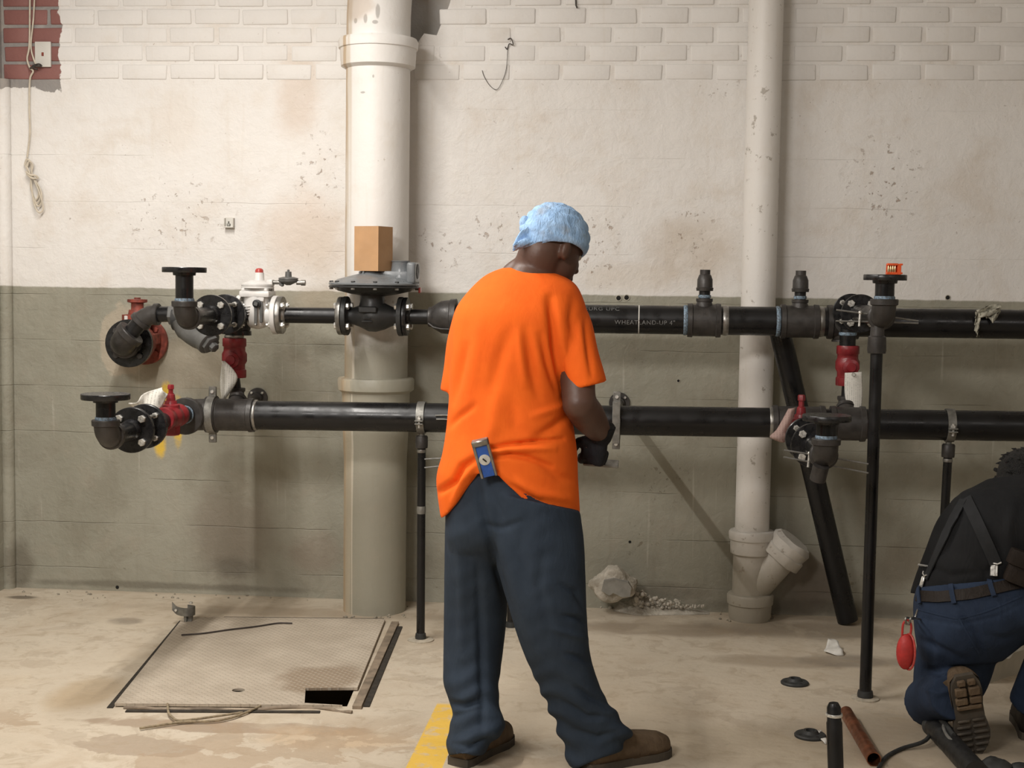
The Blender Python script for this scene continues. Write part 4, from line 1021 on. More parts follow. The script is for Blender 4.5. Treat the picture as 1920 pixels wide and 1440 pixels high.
def shoe(par, heel, toe, z0=0.0, wide=.050, hgt=.105, mat='leather', lift=0.0, name='shoe'):
    heel, toe = V(heel), V(toe); d = (toe-heel); L = d.length; d.normalize(); n = V((-d.y, d.x, 0)).normalized(); up = d.cross(n)*-1
    if up.z < 0: up = -up
    mb = MB(); rows = []
    for s, w_, h, b in ((.0, .55, .45, 0), (.03, .72, .70, 0), (.10, .80, .96, 0), (.28, .82, 1.05, 0), (.42, .82, .92, 0), (.58, .92, .72, 0), (.76, 1.0, .62, 0), (.90, .86, .52, .0), (.97, .6, .40, .0), (1.0, .25, .25, .0)):
        row = []
        for k in range(15):
            a = math.pi*k/14; row.append(heel+d*L*s+n*(wide*w_*math.copysign(abs(math.cos(a))**.7, math.cos(a)))+up*(.022+hgt*h*math.sin(a)**.75+lift*s*s))
        rows.append(row)
    mb.grid(rows); mb.add(rows[0], [tuple(range(15))]); mb.add(rows[-1], [tuple(range(15))])
    mb.add([q for r_ in (rows) for q in (r_[0], r_[-1])], [(2*i, 2*i+1, 2*i+3, 2*i+2) for i in range(len(rows)-1)])
    o = obj(name, mb, mat, par, ang=180)
    so = MB(); out = []
    for s, w_ in ((-.012, .35), (.0, .72), (.08, .86), (.3, .84), (.5, .86), (.75, 1.06), (.9, .95), (.98, .66), (1.02, .3)): out.append((s, w_))
    pts = [heel+d*L*s+n*wide*w_+up*lift*max(s, 0)**2 for s, w_ in out]+[heel+d*L*s-n*wide*w_+up*lift*max(s, 0)**2 for s, w_ in reversed(out)]
    so.prism(pts, up*.024); obj('shoe_sole', so, 'sole', o if False else par)
    return o

# ---- the man in the orange shirt
Ym = -2.0
man = thing('person', 'man in a bright orange t-shirt, dark trousers and blue headscarf, seen from behind mid-stride', 'person', F(1000, 1425))
hf = V((.70, .71, 0)).normalized(); hd = (hf*.945-Zv*.33).normalized(); hu = (hf*.33+Zv*.945).normalized()
HC = P(1040, 447, -1.95)
body = MB()
rot, hs = head_geo(body, HC, hd, hu, .96)
nb0 = P(992, 540, -1.99); limb(body, [nb0, P(1003, 505, -1.98), HC-hu*.055-hd*.035, HC-hu*.02-hd*.02], [.085, .066, .064, .06])
limb(body, [P(948, 520, -1.98), P(985, 510, -1.975), P(1040, 530, -1.97)], [.030, .045, .03])
loft_px(body, [(915, 545, 1065, 565, .08, Ym), (880, 600, 1072, 620, .10, Ym), (862, 700, 1058, 720, .125, Ym), (858, 820, 1055, 820, .125, Ym), (862, 900, 1062, 905, .13, Ym), (880, 960, 1055, 962, .10, Ym)], 28, 4)
sh_, el_, wr_ = P(1074, 610, -2.0), P(1086, 757, -2.09), P(1126, 812, -1.96)
hv = (P(1112, 862, -1.93)-wr_).normalized()
limb(body, [P(1045, 600, -2.0), sh_+V((-.012, 0, -.01)), sh_.lerp(el_, .5), el_], [.045, .045, .052, .047])
limb(body, [el_, el_.lerp(wr_, .35), el_.lerp(wr_, .7), wr_], [.047, .050, .043, .033])
hand_geo(body, wr_, hv, V((-.2, .6, -.5)), 1.0, .75, 1)
body.sphere(el_, .0495, n=20); body.sphere(el_.lerp(wr_, .12), .050, n=20); body.sphere(el_.lerp(sh_, .12), .050, n=20)
s2, e2_, w2 = P(880, 605, -2.0), P(868, 735, -1.92), P(935, 800, -1.73)
limb(body, [P(910, 605, -2.0), s2+V((.012, 0, -.02)), s2.lerp(e2_, .5), e2_], [.04, .038, .040, .040]); limb(body, [e2_, e2_.lerp(w2, .4), w2], [.044, .044, .031])
hand_geo(body, w2, V((.7, .5, -.2)), V((.3, .5, -.6)), 1.0, .75, -1)
aL0, aL1, aL2 = P(905, 960, -1.95), P(892, 1200, -1.91), F(872, 1430)+V((.02, .03, .09))
aR0, aR1, aR2 = P(1000, 970, -2.03), P(1040, 1210, -2.05), F(1105, 1440)+V((.01, .0, .09))
limb(body, [aL0, aL0.lerp(aL1, .5), aL1, aL1.lerp(aL2, .35), aL2], [.06, .055, .045, .045, .034])
limb(body, [aR0, aR0.lerp(aR1, .5), aR1, aR1.lerp(aR2, .35), aR2], [.075, .065, .05, .05, .034])
fused('body', body, 'skin', man, .0055, 6)
M['eyewhite'] = surf('eye', (.45, .42, .38), .2, 0, .1)
for k in (-1, 1): obj('eye', MB().sphere(HC+(hd*.083-hu*.030+hs*k*.031)*.96, .0115, n=14), 'eyewhite', man)
# shirt
def hem(x, y, Yc, s):
    if y > 815:
        pts = [(800, 960), (827, 977), (850, 948), (872, 915), (889, 889), (930, 889), (945, 905), (962, 922), (985, 943), (1010, 954), (1045, 961), (1090, 966)]
        h = pts[-1][1] if x > 1090 else pts[0][1]
        for a, b in zip(pts, pts[1:]):
            if a[0] <= x <= b[0]: h = a[1]+(b[1]-a[1])*(x-a[0])/(b[0]-a[0])
        fr = min(1, max(0, s*1.6+.3)); h = 968*(1-fr)+h*fr
        y = 815+(y-815)*(h-815)/(985-815)
    return x, y, Yc
shirt = MB()
loft_px(shirt, [(968, 499, 1040, 509, .05, -1.965), (944, 502, 1076, 530, .085, -1.975), (906, 519, 1092, 556, .115, -1.99), (868, 558, 1102, 592, .14, -2.0), (850, 592, 1102, 630, .152, -2.0),
                (844, 650, 1082, 684, .155, -2.0), (842, 735, 1064, 738, .155, -2.0), (838, 790, 1074, 790, .16, -2.0), (830, 850, 1082, 850, .165, -2.0), (818, 908, 1084, 905, .168, -2.0), (826, 985, 1088, 985, .162, -2.0)], 72, 8, 2.15, hem, (960, 860, -2.0))
loft_px(shirt, [(1030, 556, 1103, 585, .06, -2.0), (1036, 600, 1112, 612, .085, -2.01), (1044, 650, 1121, 655, .084, -2.03), (1052, 700, 1131, 690, .080, -2.045), (1058, 736, 1138, 715, .078, -2.05)], 40, 6)
loft_px(shirt, [(850, 590, 915, 586, .06, -1.99), (838, 640, 905, 640, .08, -1.97), (832, 690, 898, 700, .08, -1.95), (825, 731, 892, 752, .075, -1.94)], 40, 6)
strokes = [([(1032, 560), (1037, 600), (1042, 650), (1052, 700), (1064, 742)], 9, -.020), ([(985, 620), (997, 688), (1009, 742)], 10, -.010), ([(1014, 628), (1028, 684), (1044, 732)], 7, -.011),
           ([(1056, 640), (1060, 722)], 12, .008), ([(955, 620), (937, 670), (920, 735)], 13, -.007), ([(974, 620), (979, 672), (986, 720)], 8, .006), ([(874, 650), (862, 700), (850, 752)], 9, -.008),
           ([(900, 600), (892, 660), (880, 740)], 14, .005), ([(915, 843), (950, 835), (983, 831), (1056, 823)], 4.5, -.013), ([(918, 858), (955, 852), (990, 858), (1035, 875)], 5, -.013), ([(900, 850), (960, 842), (1040, 842)], 5, .008),
           ([(894, 859), (866, 876), (853, 903), (815, 927)], 6, -.016), ([(888, 875), (868, 900), (850, 940)], 6, .010), ([(960, 908), (985, 928), (1015, 943)], 5, -.010), ([(935, 880), (960, 900), (1010, 925), (1070, 935)], 8, .009),
           ([(1004, 822), (1040, 800), (1070, 772)], 9, -.010), ([(1060, 760), (1030, 770), (1000, 780)], 7, .006), ([(842, 800), (862, 780), (890, 760)], 6, -.007), ([(1015, 870), (1050, 895), (1080, 900)], 8, -.007),
           ([(1075, 560), (1072, 600), (1078, 640)], 8, -.006), ([(1098, 600), (1105, 660), (1110, 705)], 6, -.008), ([(930, 740), (925, 800), (905, 845)], 14, .006), ([(960, 750), (965, 800), (985, 822)], 12, -.005)]
so_ = fused('t_shirt', shirt, 'orange_cloth', man, .0058, 5, [(a, b, c*1.35) for a, b, c in strokes])
# trousers
tr = MB()
loft_px(tr, [(848, 868, 1066, 868, .14, -2.0), (840, 910, 1078, 910, .15, -2.0), (836, 975, 1086, 968, .152, -2.0), (837, 1015, 1087, 1020, .135, -2.0), (850, 1060, 1075, 1065, .06, -1.99)], 56, 6, 2.2)
loft_px(tr, [(836, 930, 985, 930, .14, -1.99), (834, 1000, 968, 1000, .13, -1.965), (833, 1070, 955, 1070, .115, -1.94), (832, 1160, 950, 1160, .10, -1.91), (831, 1240, 941, 1240, .092, -1.92), (832, 1285, 935, 1288, .088, -1.95), (846, 1325, 938, 1328, .080, -1.98), (846, 1352, 943, 1345, .084, -2.0), (837, 1388, 946, 1368, .092, -2.02), (840, 1418, 905, 1412, .085, -2.05)], 44, 7)
loft_px(tr, [(895, 915, 1088, 960, .135, -2.04), (906, 965, 1095, 1015, .128, -2.06), (926, 1045, 1098, 1080, .12, -2.08), (951, 1130, 1101, 1160, .11, -2.09), (978, 1215, 1108, 1232, .10, -2.08), (1012, 1292, 1132, 1302, .092, -2.06), (1040, 1355, 1164, 1346, .088, -2.04), (1060, 1412, 1184, 1370, .086, -2.02), (1068, 1446, 1168, 1404, .078, -2.02)], 44, 7)
tst = [([(893, 900), (906, 965), (926, 1045), (952, 1135)], 8, -.012), ([(862, 1030), (868, 1100), (866, 1230)], 10, .010), ([(895, 1060), (900, 1180), (905, 1290), (903, 1370)], 8, -.012), ([(842, 1318), (870, 1322), (900, 1312)], 6, -.012), ([(846, 1335), (880, 1330), (905, 1320)], 5, .008),
       ([(850, 1395), (880, 1398), (920, 1385)], 5, -.009), ([(1050, 1095), (1080, 1110), (1096, 1140)], 6, -.010), ([(1055, 1155), (1085, 1160), (1104, 1172)], 5, -.012), ([(1040, 1180), (1075, 1190), (1105, 1200)], 6, .008), ([(1060, 1225), (1090, 1235), (1110, 1245)], 5, -.010),
       ([(1080, 1290), (1110, 1310), (1135, 1318)], 6, -.014), ([(1060, 1320), (1100, 1345), (1150, 1345)], 6, -.010), ([(1075, 1370), (1120, 1385), (1165, 1370)], 7, -.010), ([(985, 970), (975, 1030), (990, 1100)], 12, -.006), ([(940, 1000), (960, 1080), (990, 1180), (1040, 1300)], 14, .006), ([(905, 985), (940, 990), (985, 975)], 6, -.006), ([(1020, 1040), (1010, 1100), (1030, 1180)], 10, -.006)]
def puck(co, px, py, face):
    low = np.clip((py-1230)/120, 0, 1)+.15
    return low*.006*np.sin(py*.16+np.sin(px*.05)*2.0)*(.5+.5*np.sin(px*.043+1.0))
tro = fused('trousers', tr, 'navy', man, .0060, 5, [(a, b, c*1.15) for a, b, c in tst], extra=puck)
shoe(man, F(858, 1437), F(950, 1387), wide=.048, hgt=.095)
shoe(man, F(1096, 1443), F(1250, 1412), wide=.052, hgt=.095)
# bandana
sc = MB(); rows = []
for i in range(27):
    th = i/26*1.86; row = []
    for k in range(65):
        ph = 2*math.pi*k/64
        # edge sits low on the brow, high above the nape
        lim = 1.0
        drop = 1.0-.07*math.cos(ph)+.06*math.cos(2*ph)
        t = th*drop*(1.0 if i else 1.0)
        lo_ = 1-.10*max(0, t-1.5); r_ = V((math.sin(t)**.9*math.cos(ph)*.106*lo_, math.sin(t)**.9*math.sin(ph)*.086*lo_, math.cos(t)*.097))
        wob = .0030*math.sin(t*19+math.sin(ph*2)*2.2+ph)*min(1, t)+.0022*math.sin(t*37+ph*3)*max(0, t-.8)+.004*noise.noise(V((ph*2, t*6, 0)))
        row.append(HC+rot @ (r_*(1+wob*8)))
    rows.append(row)
sc.grid(rows); sco = obj('headscarf', sc, 'scarf', man, ang=180)
m_ = sco.modifiers.new('sol', 'SOLIDIFY'); m_.thickness = .006; m_.offset = 1; m_ = sco.modifiers.new('sub', 'SUBSURF'); m_.levels = 1; m_.render_levels = 1; bake(sco)
kb = MB()
for k, (y0, y1, tw, am) in enumerate(((446, 428, .010, 0), (438, 447, .009, 1), (452, 455, .010, 2), (458, 462, .009, 3))):
    pts = []
    for j in range(9): 
        u = j/8; pts.append(P(988+u*104, y0+(y1-y0)*u+8*math.sin(u*3.0), -1.95-.088*math.sin(.3+u*2.5)))
    kb.tube(crm(pts, 3), [.003+tw*.7*math.sin(.25+i/24*2.6) for i in range(25)], 10, flat=.5)
kb = MB()
kn_c = P(989, 428, -2.0)
kb.sphere(kn_c, .022, (1.1, .9, .9), 14); kb.sphere(P(984, 418, -2.0), .018, (.9, .8, 1.2), 12)
def flap(a, b, c, d, n=8):
    rows = []
    for i in range(n+1):
        u = i/n; e = V(a).lerp(V(b), u); f_ = V(c).lerp(V(d), u)
        rows.append([e.lerp(f_, j/n)+V((0, -.010*math.sin(u*5+j*.9), .006*math.sin(j*1.3+u*3))) for j in range(n+1)])
    m = MB(); m.grid(rows); return m
kb.add(*[(f.v, f.f) for f in [flap(P(990, 424, -2.02), P(964, 455, -2.05), P(1006, 448, -2.03), P(961, 472, -2.05))]][0])
kb.add(*[(f.v, f.f) for f in [flap(P(984, 432, -2.0), P(968, 448, -2.04), P(1032, 447, -2.035), P(966, 470, -2.04))]][0])
ko = obj('headscarf_knot', kb, 'scarf', man, ang=180); m_ = ko.modifiers.new('sol', 'SOLIDIFY'); m_.thickness = .004; bake(ko)
gl = MB(); hand_geo(gl, wr_, hv, V((-.2, .6, -.5)), 1.22, .75, 1); limb(gl, [wr_-hv*.03, wr_+hv*.02], [.040, .036]); fused('glove', gl, 'glove', man, .0045, 3)
# level in the back pocket, square held in the glove
tb = bvh(so_)
lv = thing('spirit_level', 'short blue and silver level stuck in the back pocket of the man in orange', 'level', P(913, 890, -2.19))
la, lb_ = P(899, 825, -2.205), P(918, 893, -2.175); ld = (lb_-la).normalized(); ln_ = V((ld.z, 0, -ld.x)).normalized(); ln_ = ld.cross(V((0, 1, 0))).normalized(); lnn = ld.cross(ln_)
rotl = Matrix((ln_, lnn, ld)).transposed(); lc = (la+lb_)/2; ll = (lb_-la).length
M['levelblue'] = surf('blue_level_paint', (.02, .10, .42), .4, 0, .2, 60, .05); M['vial'] = surf('pale_vial', (.58, .58, .54), .25, 0, .15, 60, .05)
obj('rail', MB().box(lc+ln_*.020, (.008, .020, ll), rotl, .002), 'steel', lv); obj('rail', MB().box(lc-ln_*.020, (.008, .020, ll), rotl, .002), 'steel', lv)
obj('web', MB().box(lc, (.034, .012, ll*.98), rotl, .001), 'levelblue', lv); obj('end_cap', MB().box(la+ld*.008, (.048, .022, .018), rotl, .003), 'steel', lv)
fs_ = -1 if lnn.y > 0 else 1
vc = la+ld*ll*.52
obj('vial', MB().lathe(vc+lnn*fs_*.004, lnn*fs_, [(0, .016), (.004, .016), (.005, .012)], 20), 'vial', lv); obj('bubble_mark', MB().box(vc+lnn*fs_*.010+ln_*.0, (.004, .002, .014), rotl @ Matrix.Rotation(.6, 3, 'Y'), .0005), 'black', lv)
sqh = P(1127, 868, -1.9)
obj('try_square', MB().box(sqh, (.105, .05, .008), Matrix.Rotation(.05, 3, 'Y') @ Matrix.Rotation(.25, 3, 'X'), .002), 'dull', None, 'grey flat metal piece held in the dark glove of the man in orange', 'tool')

# ---- the kneeling man
Yk = -1.6
kn_ = thing('person', 'person in black shirt, jeans and suspenders kneeling at the right edge, boot sole showing', 'person', F(1800, 1400))
kb_ = MB()
kf = (V((.45, .75, -.55))).normalized(); ku = (Zv*.8+V((.3, .5, 0))*.55).normalized()
KH = P(1922, 902, -1.42)
krot, ks_ = head_geo(kb_, KH, kf, ku, .97)
limb(kb_, [P(1895, 960, -1.58), P(1905, 930, -1.52), KH-ku*.05-kf*.03], [.075, .062, .06])
loft_px(kb_, [(1765, 1000, 2000, 985, .10, -1.56), (1755, 1060, 1975, 1045, .11, -1.58), (1740, 1120, 1970, 1100, .13, -1.6), (1745, 1180, 1950, 1160, .13, -1.6)], 24, 3)
ksh, kel, kwr = P(1797, 965, -1.56), P(1734, 1080, -1.51), P(1765, 1150, -1.30)
limb(kb_, [P(1835, 955, -1.57), ksh, ksh.lerp(kel, .5), kel], [.035, .030, .028, .028]); limb(kb_, [kel, kel.lerp(kwr, .4), kwr], [.028, .034, .028]); hand_geo(kb_, kwr, V((.6, .5, -.5)), V((.3, .5, -.6)), 1, .7, -1)
rsh, rel, rwr = P(1990, 950, -1.55), P(2050, 1060, -1.40), P(2000, 1130, -1.2)
limb(kb_, [P(1950, 940, -1.56), rsh, rsh.lerp(rel, .5), rel], [.045, .040, .036, .034]); limb(kb_, [rel, rel.lerp(rwr, .4), rwr], [.034, .038, .028]); hand_geo(kb_, rwr, V((-.4, .6, -.5)), V((-.3, .5, -.6)), 1, .7, 1)
kk = P(1738, 1300, -1.52); kk.z = .075
ka = P(1800, 1330, -1.74); ka.z = max(ka.z, .08)
limb(kb_, [P(1800, 1130, -1.6), P(1775, 1220, -1.56), kk], [.07, .06, .045]); limb(kb_, [kk, kk.lerp(ka, .5), ka], [.045, .045, .034])
rk = P(2015, 1150, -1.72); ra = P(1930, 1335, -1.55); ra.z = max(ra.z, .09)
limb(kb_, [P(1930, 1130, -1.62), P(1975, 1140, -1.68), rk], [.07, .065, .05]); limb(kb_, [rk, rk.lerp(ra, .5), ra], [.05, .05, .036])
fused('body', kb_, 'skin2', kn_, .0065, 3)
kfn = kf.normalized(); kun = (V(ku)-kfn*V(ku).dot(kfn)).normalized()
for k in (-1, 1): obj('eye', MB().sphere(KH+(kfn*.083-kun*.030+ks_*k*.031)*.97, .0115, n=14), 'eyewhite', kn_)
ks = MB()
loft_px(ks, [(1852, 898, 1975, 880, .06, -1.53), (1826, 912, 2010, 896, .09, -1.55), (1795, 930, 2035, 918, .125, -1.57), (1768, 985, 2030, 970, .145, -1.6), (1745, 1045, 2005, 1030, .155, -1.6), (1728, 1095, 1985, 1060, .155, -1.6), (1722, 1120, 1980, 1090, .15, -1.6)], 56, 6, 2.2)
loft_px(ks, [(1790, 932, 1845, 940, .06, -1.56), (1757, 975, 1812, 990, .065, -1.55), (1735, 1030, 1785, 1045, .062, -1.53), (1716, 1080, 1765, 1090, .055, -1.51), (1706, 1112, 1745, 1116, .046, -1.50)], 32, 5)
loft_px(ks, [(1985, 920, 2040, 935, .06, -1.56), (2000, 975, 2060, 985, .065, -1.52), (2020, 1040, 2072, 1045, .06, -1.45), (2028, 1072, 2070, 1076, .05, -1.42)], 32, 5)
kst = [([(1803, 960), (1785, 1000), (1768, 1040)], 5, -.016), ([(1850, 980), (1868, 1010), (1880, 1040)], 8, -.008), ([(1900, 940), (1890, 1000), (1900, 1050)], 9, .006), ([(1740, 1060), (1780, 1080), (1830, 1075)], 7, -.007), ([(1830, 1050), (1850, 1075), (1880, 1050)], 7, -.007)]
kso = fused('shirt', ks, 'blackcloth', kn_, .0065, 5, kst)
kj = MB()
loft_px(kj, [(1718, 1102, 1985, 1068, .150, -1.6), (1712, 1130, 1992, 1100, .165, -1.61), (1714, 1180, 1990, 1150, .175, -1.62), (1722, 1225, 1930, 1200, .16, -1.61), (1735, 1255, 1880, 1240, .13, -1.59)], 52, 6, 2.2)
loft_px(kj, [(1722, 1190, 1870, 1200, .13, -1.60), (1716, 1230, 1868, 1240, .125, -1.58), (1712, 1275, 1854, 1285, .115, -1.56), (1716, 1312, 1838, 1315, .09, -1.54)], 40, 5)
q0 = V((kk.x+.005, kk.y, .085)); q1_ = V(P(1790, 1304, -1.765)); q1_.z = max(q1_.z, .1)
limb(kj, [q0+V((-.0, .0, -.002)), q0.lerp(q1_, .5)+V((0, 0, .012)), q1_], [.080, .080, .074], 28, 6)
limb(kj, [P(1900, 1135, -1.63), P(1960, 1142, -1.68), rk], [.108, .092, .085], 28, 6)
kj.sphere(rk, .088, n=24); limb(kj, [rk, rk.lerp(ra, .5), ra+V((0, 0, .01))], [.085, .078, .066], 28, 6)
kjs = [([(1800, 1150), (1830, 1190), (1845, 1230)], 5, -.012), ([(1725, 1200), (1760, 1215), (1800, 1235)], 7, -.010), ([(1735, 1255), (1765, 1262), (1800, 1255)], 7, -.014), ([(1730, 1290), (1760, 1300), (1790, 1290)], 6, .008), ([(1850, 1190), (1880, 1200), (1910, 1190)], 8, -.008), ([(1740, 1160), (1745, 1200), (1750, 1240)], 6, -.006), ([(1722, 1160), (1800, 1172), (1870, 1155), (1920, 1130)], 3, -.004)]
kjo = fused('jeans', kj, 'denim', kn_, .0065, 4, kjs)
tj_, ts_ = bvh(kjo), bvh(kso)
def ribbon(name, tb_, pts, wid, thick, mat, par, off=.003):
    q = [hit(tb_, *p_) for p_ in [(a[0], a[1]) for a in [(pts[i][0]+(pts[i+1][0]-pts[i][0])*t/6, pts[i][1]+(pts[i+1][1]-pts[i][1])*t/6) for i in range(len(pts)-1) for t in range(6)]+[pts[-1]]]]
    mb = MB(); L_, R__ = [], []
    ps = [p_+n*off for p_, n in q]
    for _ in range(2): ps = [ps[0]]+[(ps[i-1]+ps[i]*2+ps[i+1])/4 for i in range(1, len(ps)-1)]+[ps[-1]]
    rows = []
    for i, p_ in enumerate(ps):
        t = (ps[min(i+1, len(ps)-1)]-ps[max(i-1, 0)]).normalized(); n = q[i][1]; s_ = t.cross(n).normalized()*wid/2
        rows.append([p_-s_, p_-s_+n*thick, p_+s_+n*thick, p_+s_, p_-s_])
    mb.grid(rows); return obj(name, mb, mat, par)
M['strap'] = cloth('charcoal_strap', (.024, .025, .027), (.018, .019, .02), .8, 900, .1, 20)
ribbon('suspender_strap', ts_, [(1812, 936), (1835, 985), (1868, 1060)], .036, .004, 'strap', kn_)
ribbon('suspender_strap', ts_, [(1808, 938), (1782, 985), (1738, 1085)], .030, .004, 'strap', kn_)
ribbon('belt', tj_, [(1722, 1118), (1760, 1120), (1820, 1114), (1880, 1100), (1925, 1090)], .034, .005, 'darkleather', kn_)
for px, py, dx_ in ((1727, 1112, 2), (1786, 1112, 4), (1856, 1098, 6), (1916, 1085, 5)): ribbon('belt_loop', tj_, [(px-dx_*.5, py-14), (px, py+2), (px+dx_, py+20)], .014, .004, 'denim', kn_, .009)
ribbon('yoke_seam', tj_, [(1722, 1142), (1760, 1152), (1797, 1160), (1850, 1146), (1915, 1118)], .006, .002, 'denim', kn_, .001)
ribbon('seat_seam', tj_, [(1798, 1160), (1815, 1190), (1835, 1225)], .006, .002, 'denim', kn_, .001)
for px, py, tb_, wd in ((1734, 1092, ts_, .020), (1864, 1070, ts_, .022)):
    p_, n = hit(tb_, px, py, .008); r_ = n.to_track_quat('Y', 'Z').to_matrix()
    obj('suspender_clip', MB().box(p_, (wd, .006, .034), r_, .002).box(p_+n*.004, (wd*.3, .004, .034), r_, .001), 'zinc', kn_)
    obj('clip_hook', MB().tube([p_+r_ @ V((-wd*.9, 0, .026)), p_+r_ @ V((-wd*.4, .002, .020)), p_+r_ @ V((wd*.6, .002, .024)), p_+r_ @ V((wd*.9, 0, .030))], .0025, 8), 'zinc', kn_)
p_, n = hit(ts_, 1737, 1061, .006); obj('strap_hook', MB().tube([p_+V((-.022, 0, .003)), p_, p_+V((.016, 0, -.001)), p_+V((.020, 0, -.010)), p_+V((.006, 0, -.012))], .0035, 8), 'zinc', kn_)
p_, n = hit(ts_, 1908, 1062, .018); obj('belt_pouch', MB().box(p_, (.075, .05, .10), Matrix.Rotation(.35, 3, 'Y'), .012, 2).box(p_+V((0, -.012, .03)), (.08, .05, .05), Matrix.Rotation(.35, 3, 'Y'), .01, 2), 'darkleather', kn_)
# hair: a cap with tufts
hr = MB(); hr.sphere(KH-kf*.006+ku*.006, 1, (.106, .087, .098), 28, krot); hr.sphere(KH-kf*.06-ku*.04, 1, (.055, .070, .06), 20, krot)
random.seed(3)
for k in range(150):
    a, b = random.uniform(0, 2*math.pi), random.uniform(0, 1.9)
    q = krot @ V((math.sin(b)*math.cos(a)*.102, math.sin(b)*math.sin(a)*.084, math.cos(b)*.095)); p0 = KH+q; o_ = q.normalized()
    if q.dot(kf) > .075: continue
    hr.tube([p0-o_*.01, p0+o_*.010+V((random.uniform(-.008, .008), random.uniform(-.008, .008), .002)), p0+o_*.018+V((random.uniform(-.016, .016), random.uniform(-.012, .012), -.004))], [.009, .006, .001], 6)
obj('hair', hr, 'hair', kn_, ang=180)
# boot with its tread towards us
bt = MB(); ba, bb = P(1806, 1262, -1.80), P(1826, 1412, -1.74)
bd = (bb-ba).normalized(); bn = V((0, -1, .12)); bn = (bn-bd*bn.dot(bd)).normalized(); bs = bd.cross(bn).normalized()
if bs.x < 0: bs = -bs
Lb = (bb-ba).length
def sole_w(s): return (.026, .042, .046, .045, .042, .043, .050, .055, .052, .040, .020)[min(10, int(round(s*10)))]
prof = [(s/10, sole_w(s/10)) for s in range(11)]
outl = [ba+bd*Lb*s-bs*w_ for s, w_ in prof]+[ba+bd*Lb*s+bs*w_ for s, w_ in reversed(prof)]
obj('boot_sole', MB().prism([q for q in outl], bn*.016), 'sole', kn_)
def lugs(s0, s1, w_, t, nx):
    for i in range(nx):
        m = MB(); c_ = ba+bd*Lb*(s0+s1)/2+bs*((i+.5)/nx-.5)*2*w_
        r_ = Matrix((bs, bn, bd)).transposed(); m.box(c_+bn*(.016+t/2), (2*w_/nx-.006, t, Lb*(s1-s0)-.006), r_, .003); obj('tread_lug', m, 'leather' if s1 < .45 else 'sole', kn_)
lugs(.03, .12, .030, .014, 2); lugs(.12, .24, .040, .016, 2); lugs(.24, .34, .042, .016, 2); lugs(.34, .41, .040, .014, 1)
for k in range(6): lugs(.52+k*.075, .52+k*.075+.055, (.043, .048, .052, .053, .049, .036)[k], .008, 2)
up_ = MB(); rows = []
for s, w_, h in ((.02, .030, .05), (.08, .044, .09), (.2, .048, .11), (.4, .046, .11), (.6, .048, .085), (.8, .052, .060), (.93, .045, .045), (.99, .02, .03)):
    rows.append([ba+bd*Lb*s+bs*(-w_*math.copysign(abs(math.cos(math.pi*k/12))**.8, math.cos(math.pi*k/12)))-bn*(h*math.sin(math.pi*k/12)-.002) for k in range(13)])
up_.grid(rows); up_.add(rows[0], [tuple(range(13))]); up_.add(rows[-1], [tuple(range(13))]); obj('boot', up_, 'leather', kn_, ang=180)
sh_a = MB(); limb(sh_a, [q1_+V((.0, -.0, 0)), ba.lerp(bb, .30)-bn*.075], [.052, .046]); obj('boot_shaft', sh_a, 'leather', kn_)
shoe(kn_, V((ra.x-.0, ra.y-.06, 0)), V((ra.x+.04, ra.y+.21, 0)), wide=.05, hgt=.10, mat='darkleather')
# red case on a snap hook
M['redcase'] = surf('red_fabric_case', (.42, .025, .022), .55, 0, .2, 40, .3, 400, .001)
rc = thing('hanging_case', 'red oval zip case hanging by a snap hook from the jeans of the kneeling person', 'case', P(1697, 1255, -1.78))
cc = P(1698, 1222, -1.78)
obj('case_shell', MB().sphere(cc, 1, (.028, .024, .055), 28), 'redcase', rc); obj('zip_band', MB().tube([cc+V((.010+math.cos(a)*.014, math.cos(a)*-.022, math.sin(a)*.0545)) for a in [2*math.pi*k/32 for k in range(32)]], .0035, 8, True), 'redcap', rc)
obj('carry_loop', MB().tube(crm([cc+V((-.012, 0, .045)), cc+V((-.010, 0, .085)), cc+V((.003, 0, .098)), cc+V((.014, 0, .080)), cc+V((.012, 0, .045))], 5), .0035, 8), 'redcase', rc)
k0 = cc+V((.004, 0, .085)); k1 = hit(tj_, 1722, 1142, .0)[0]
obj('snap_hook', MB().tube(crm([k0+V((-.006, 0, 0)), k0+V((-.006, 0, .02)), k1+V((-.012, 0, -.03)), k1, k1+V((.010, 0, -.03)), k0+V((.010, 0, .02)), k0+V((.004, 0, 0))], 6), .0032, 8, True), 'steel', rc)
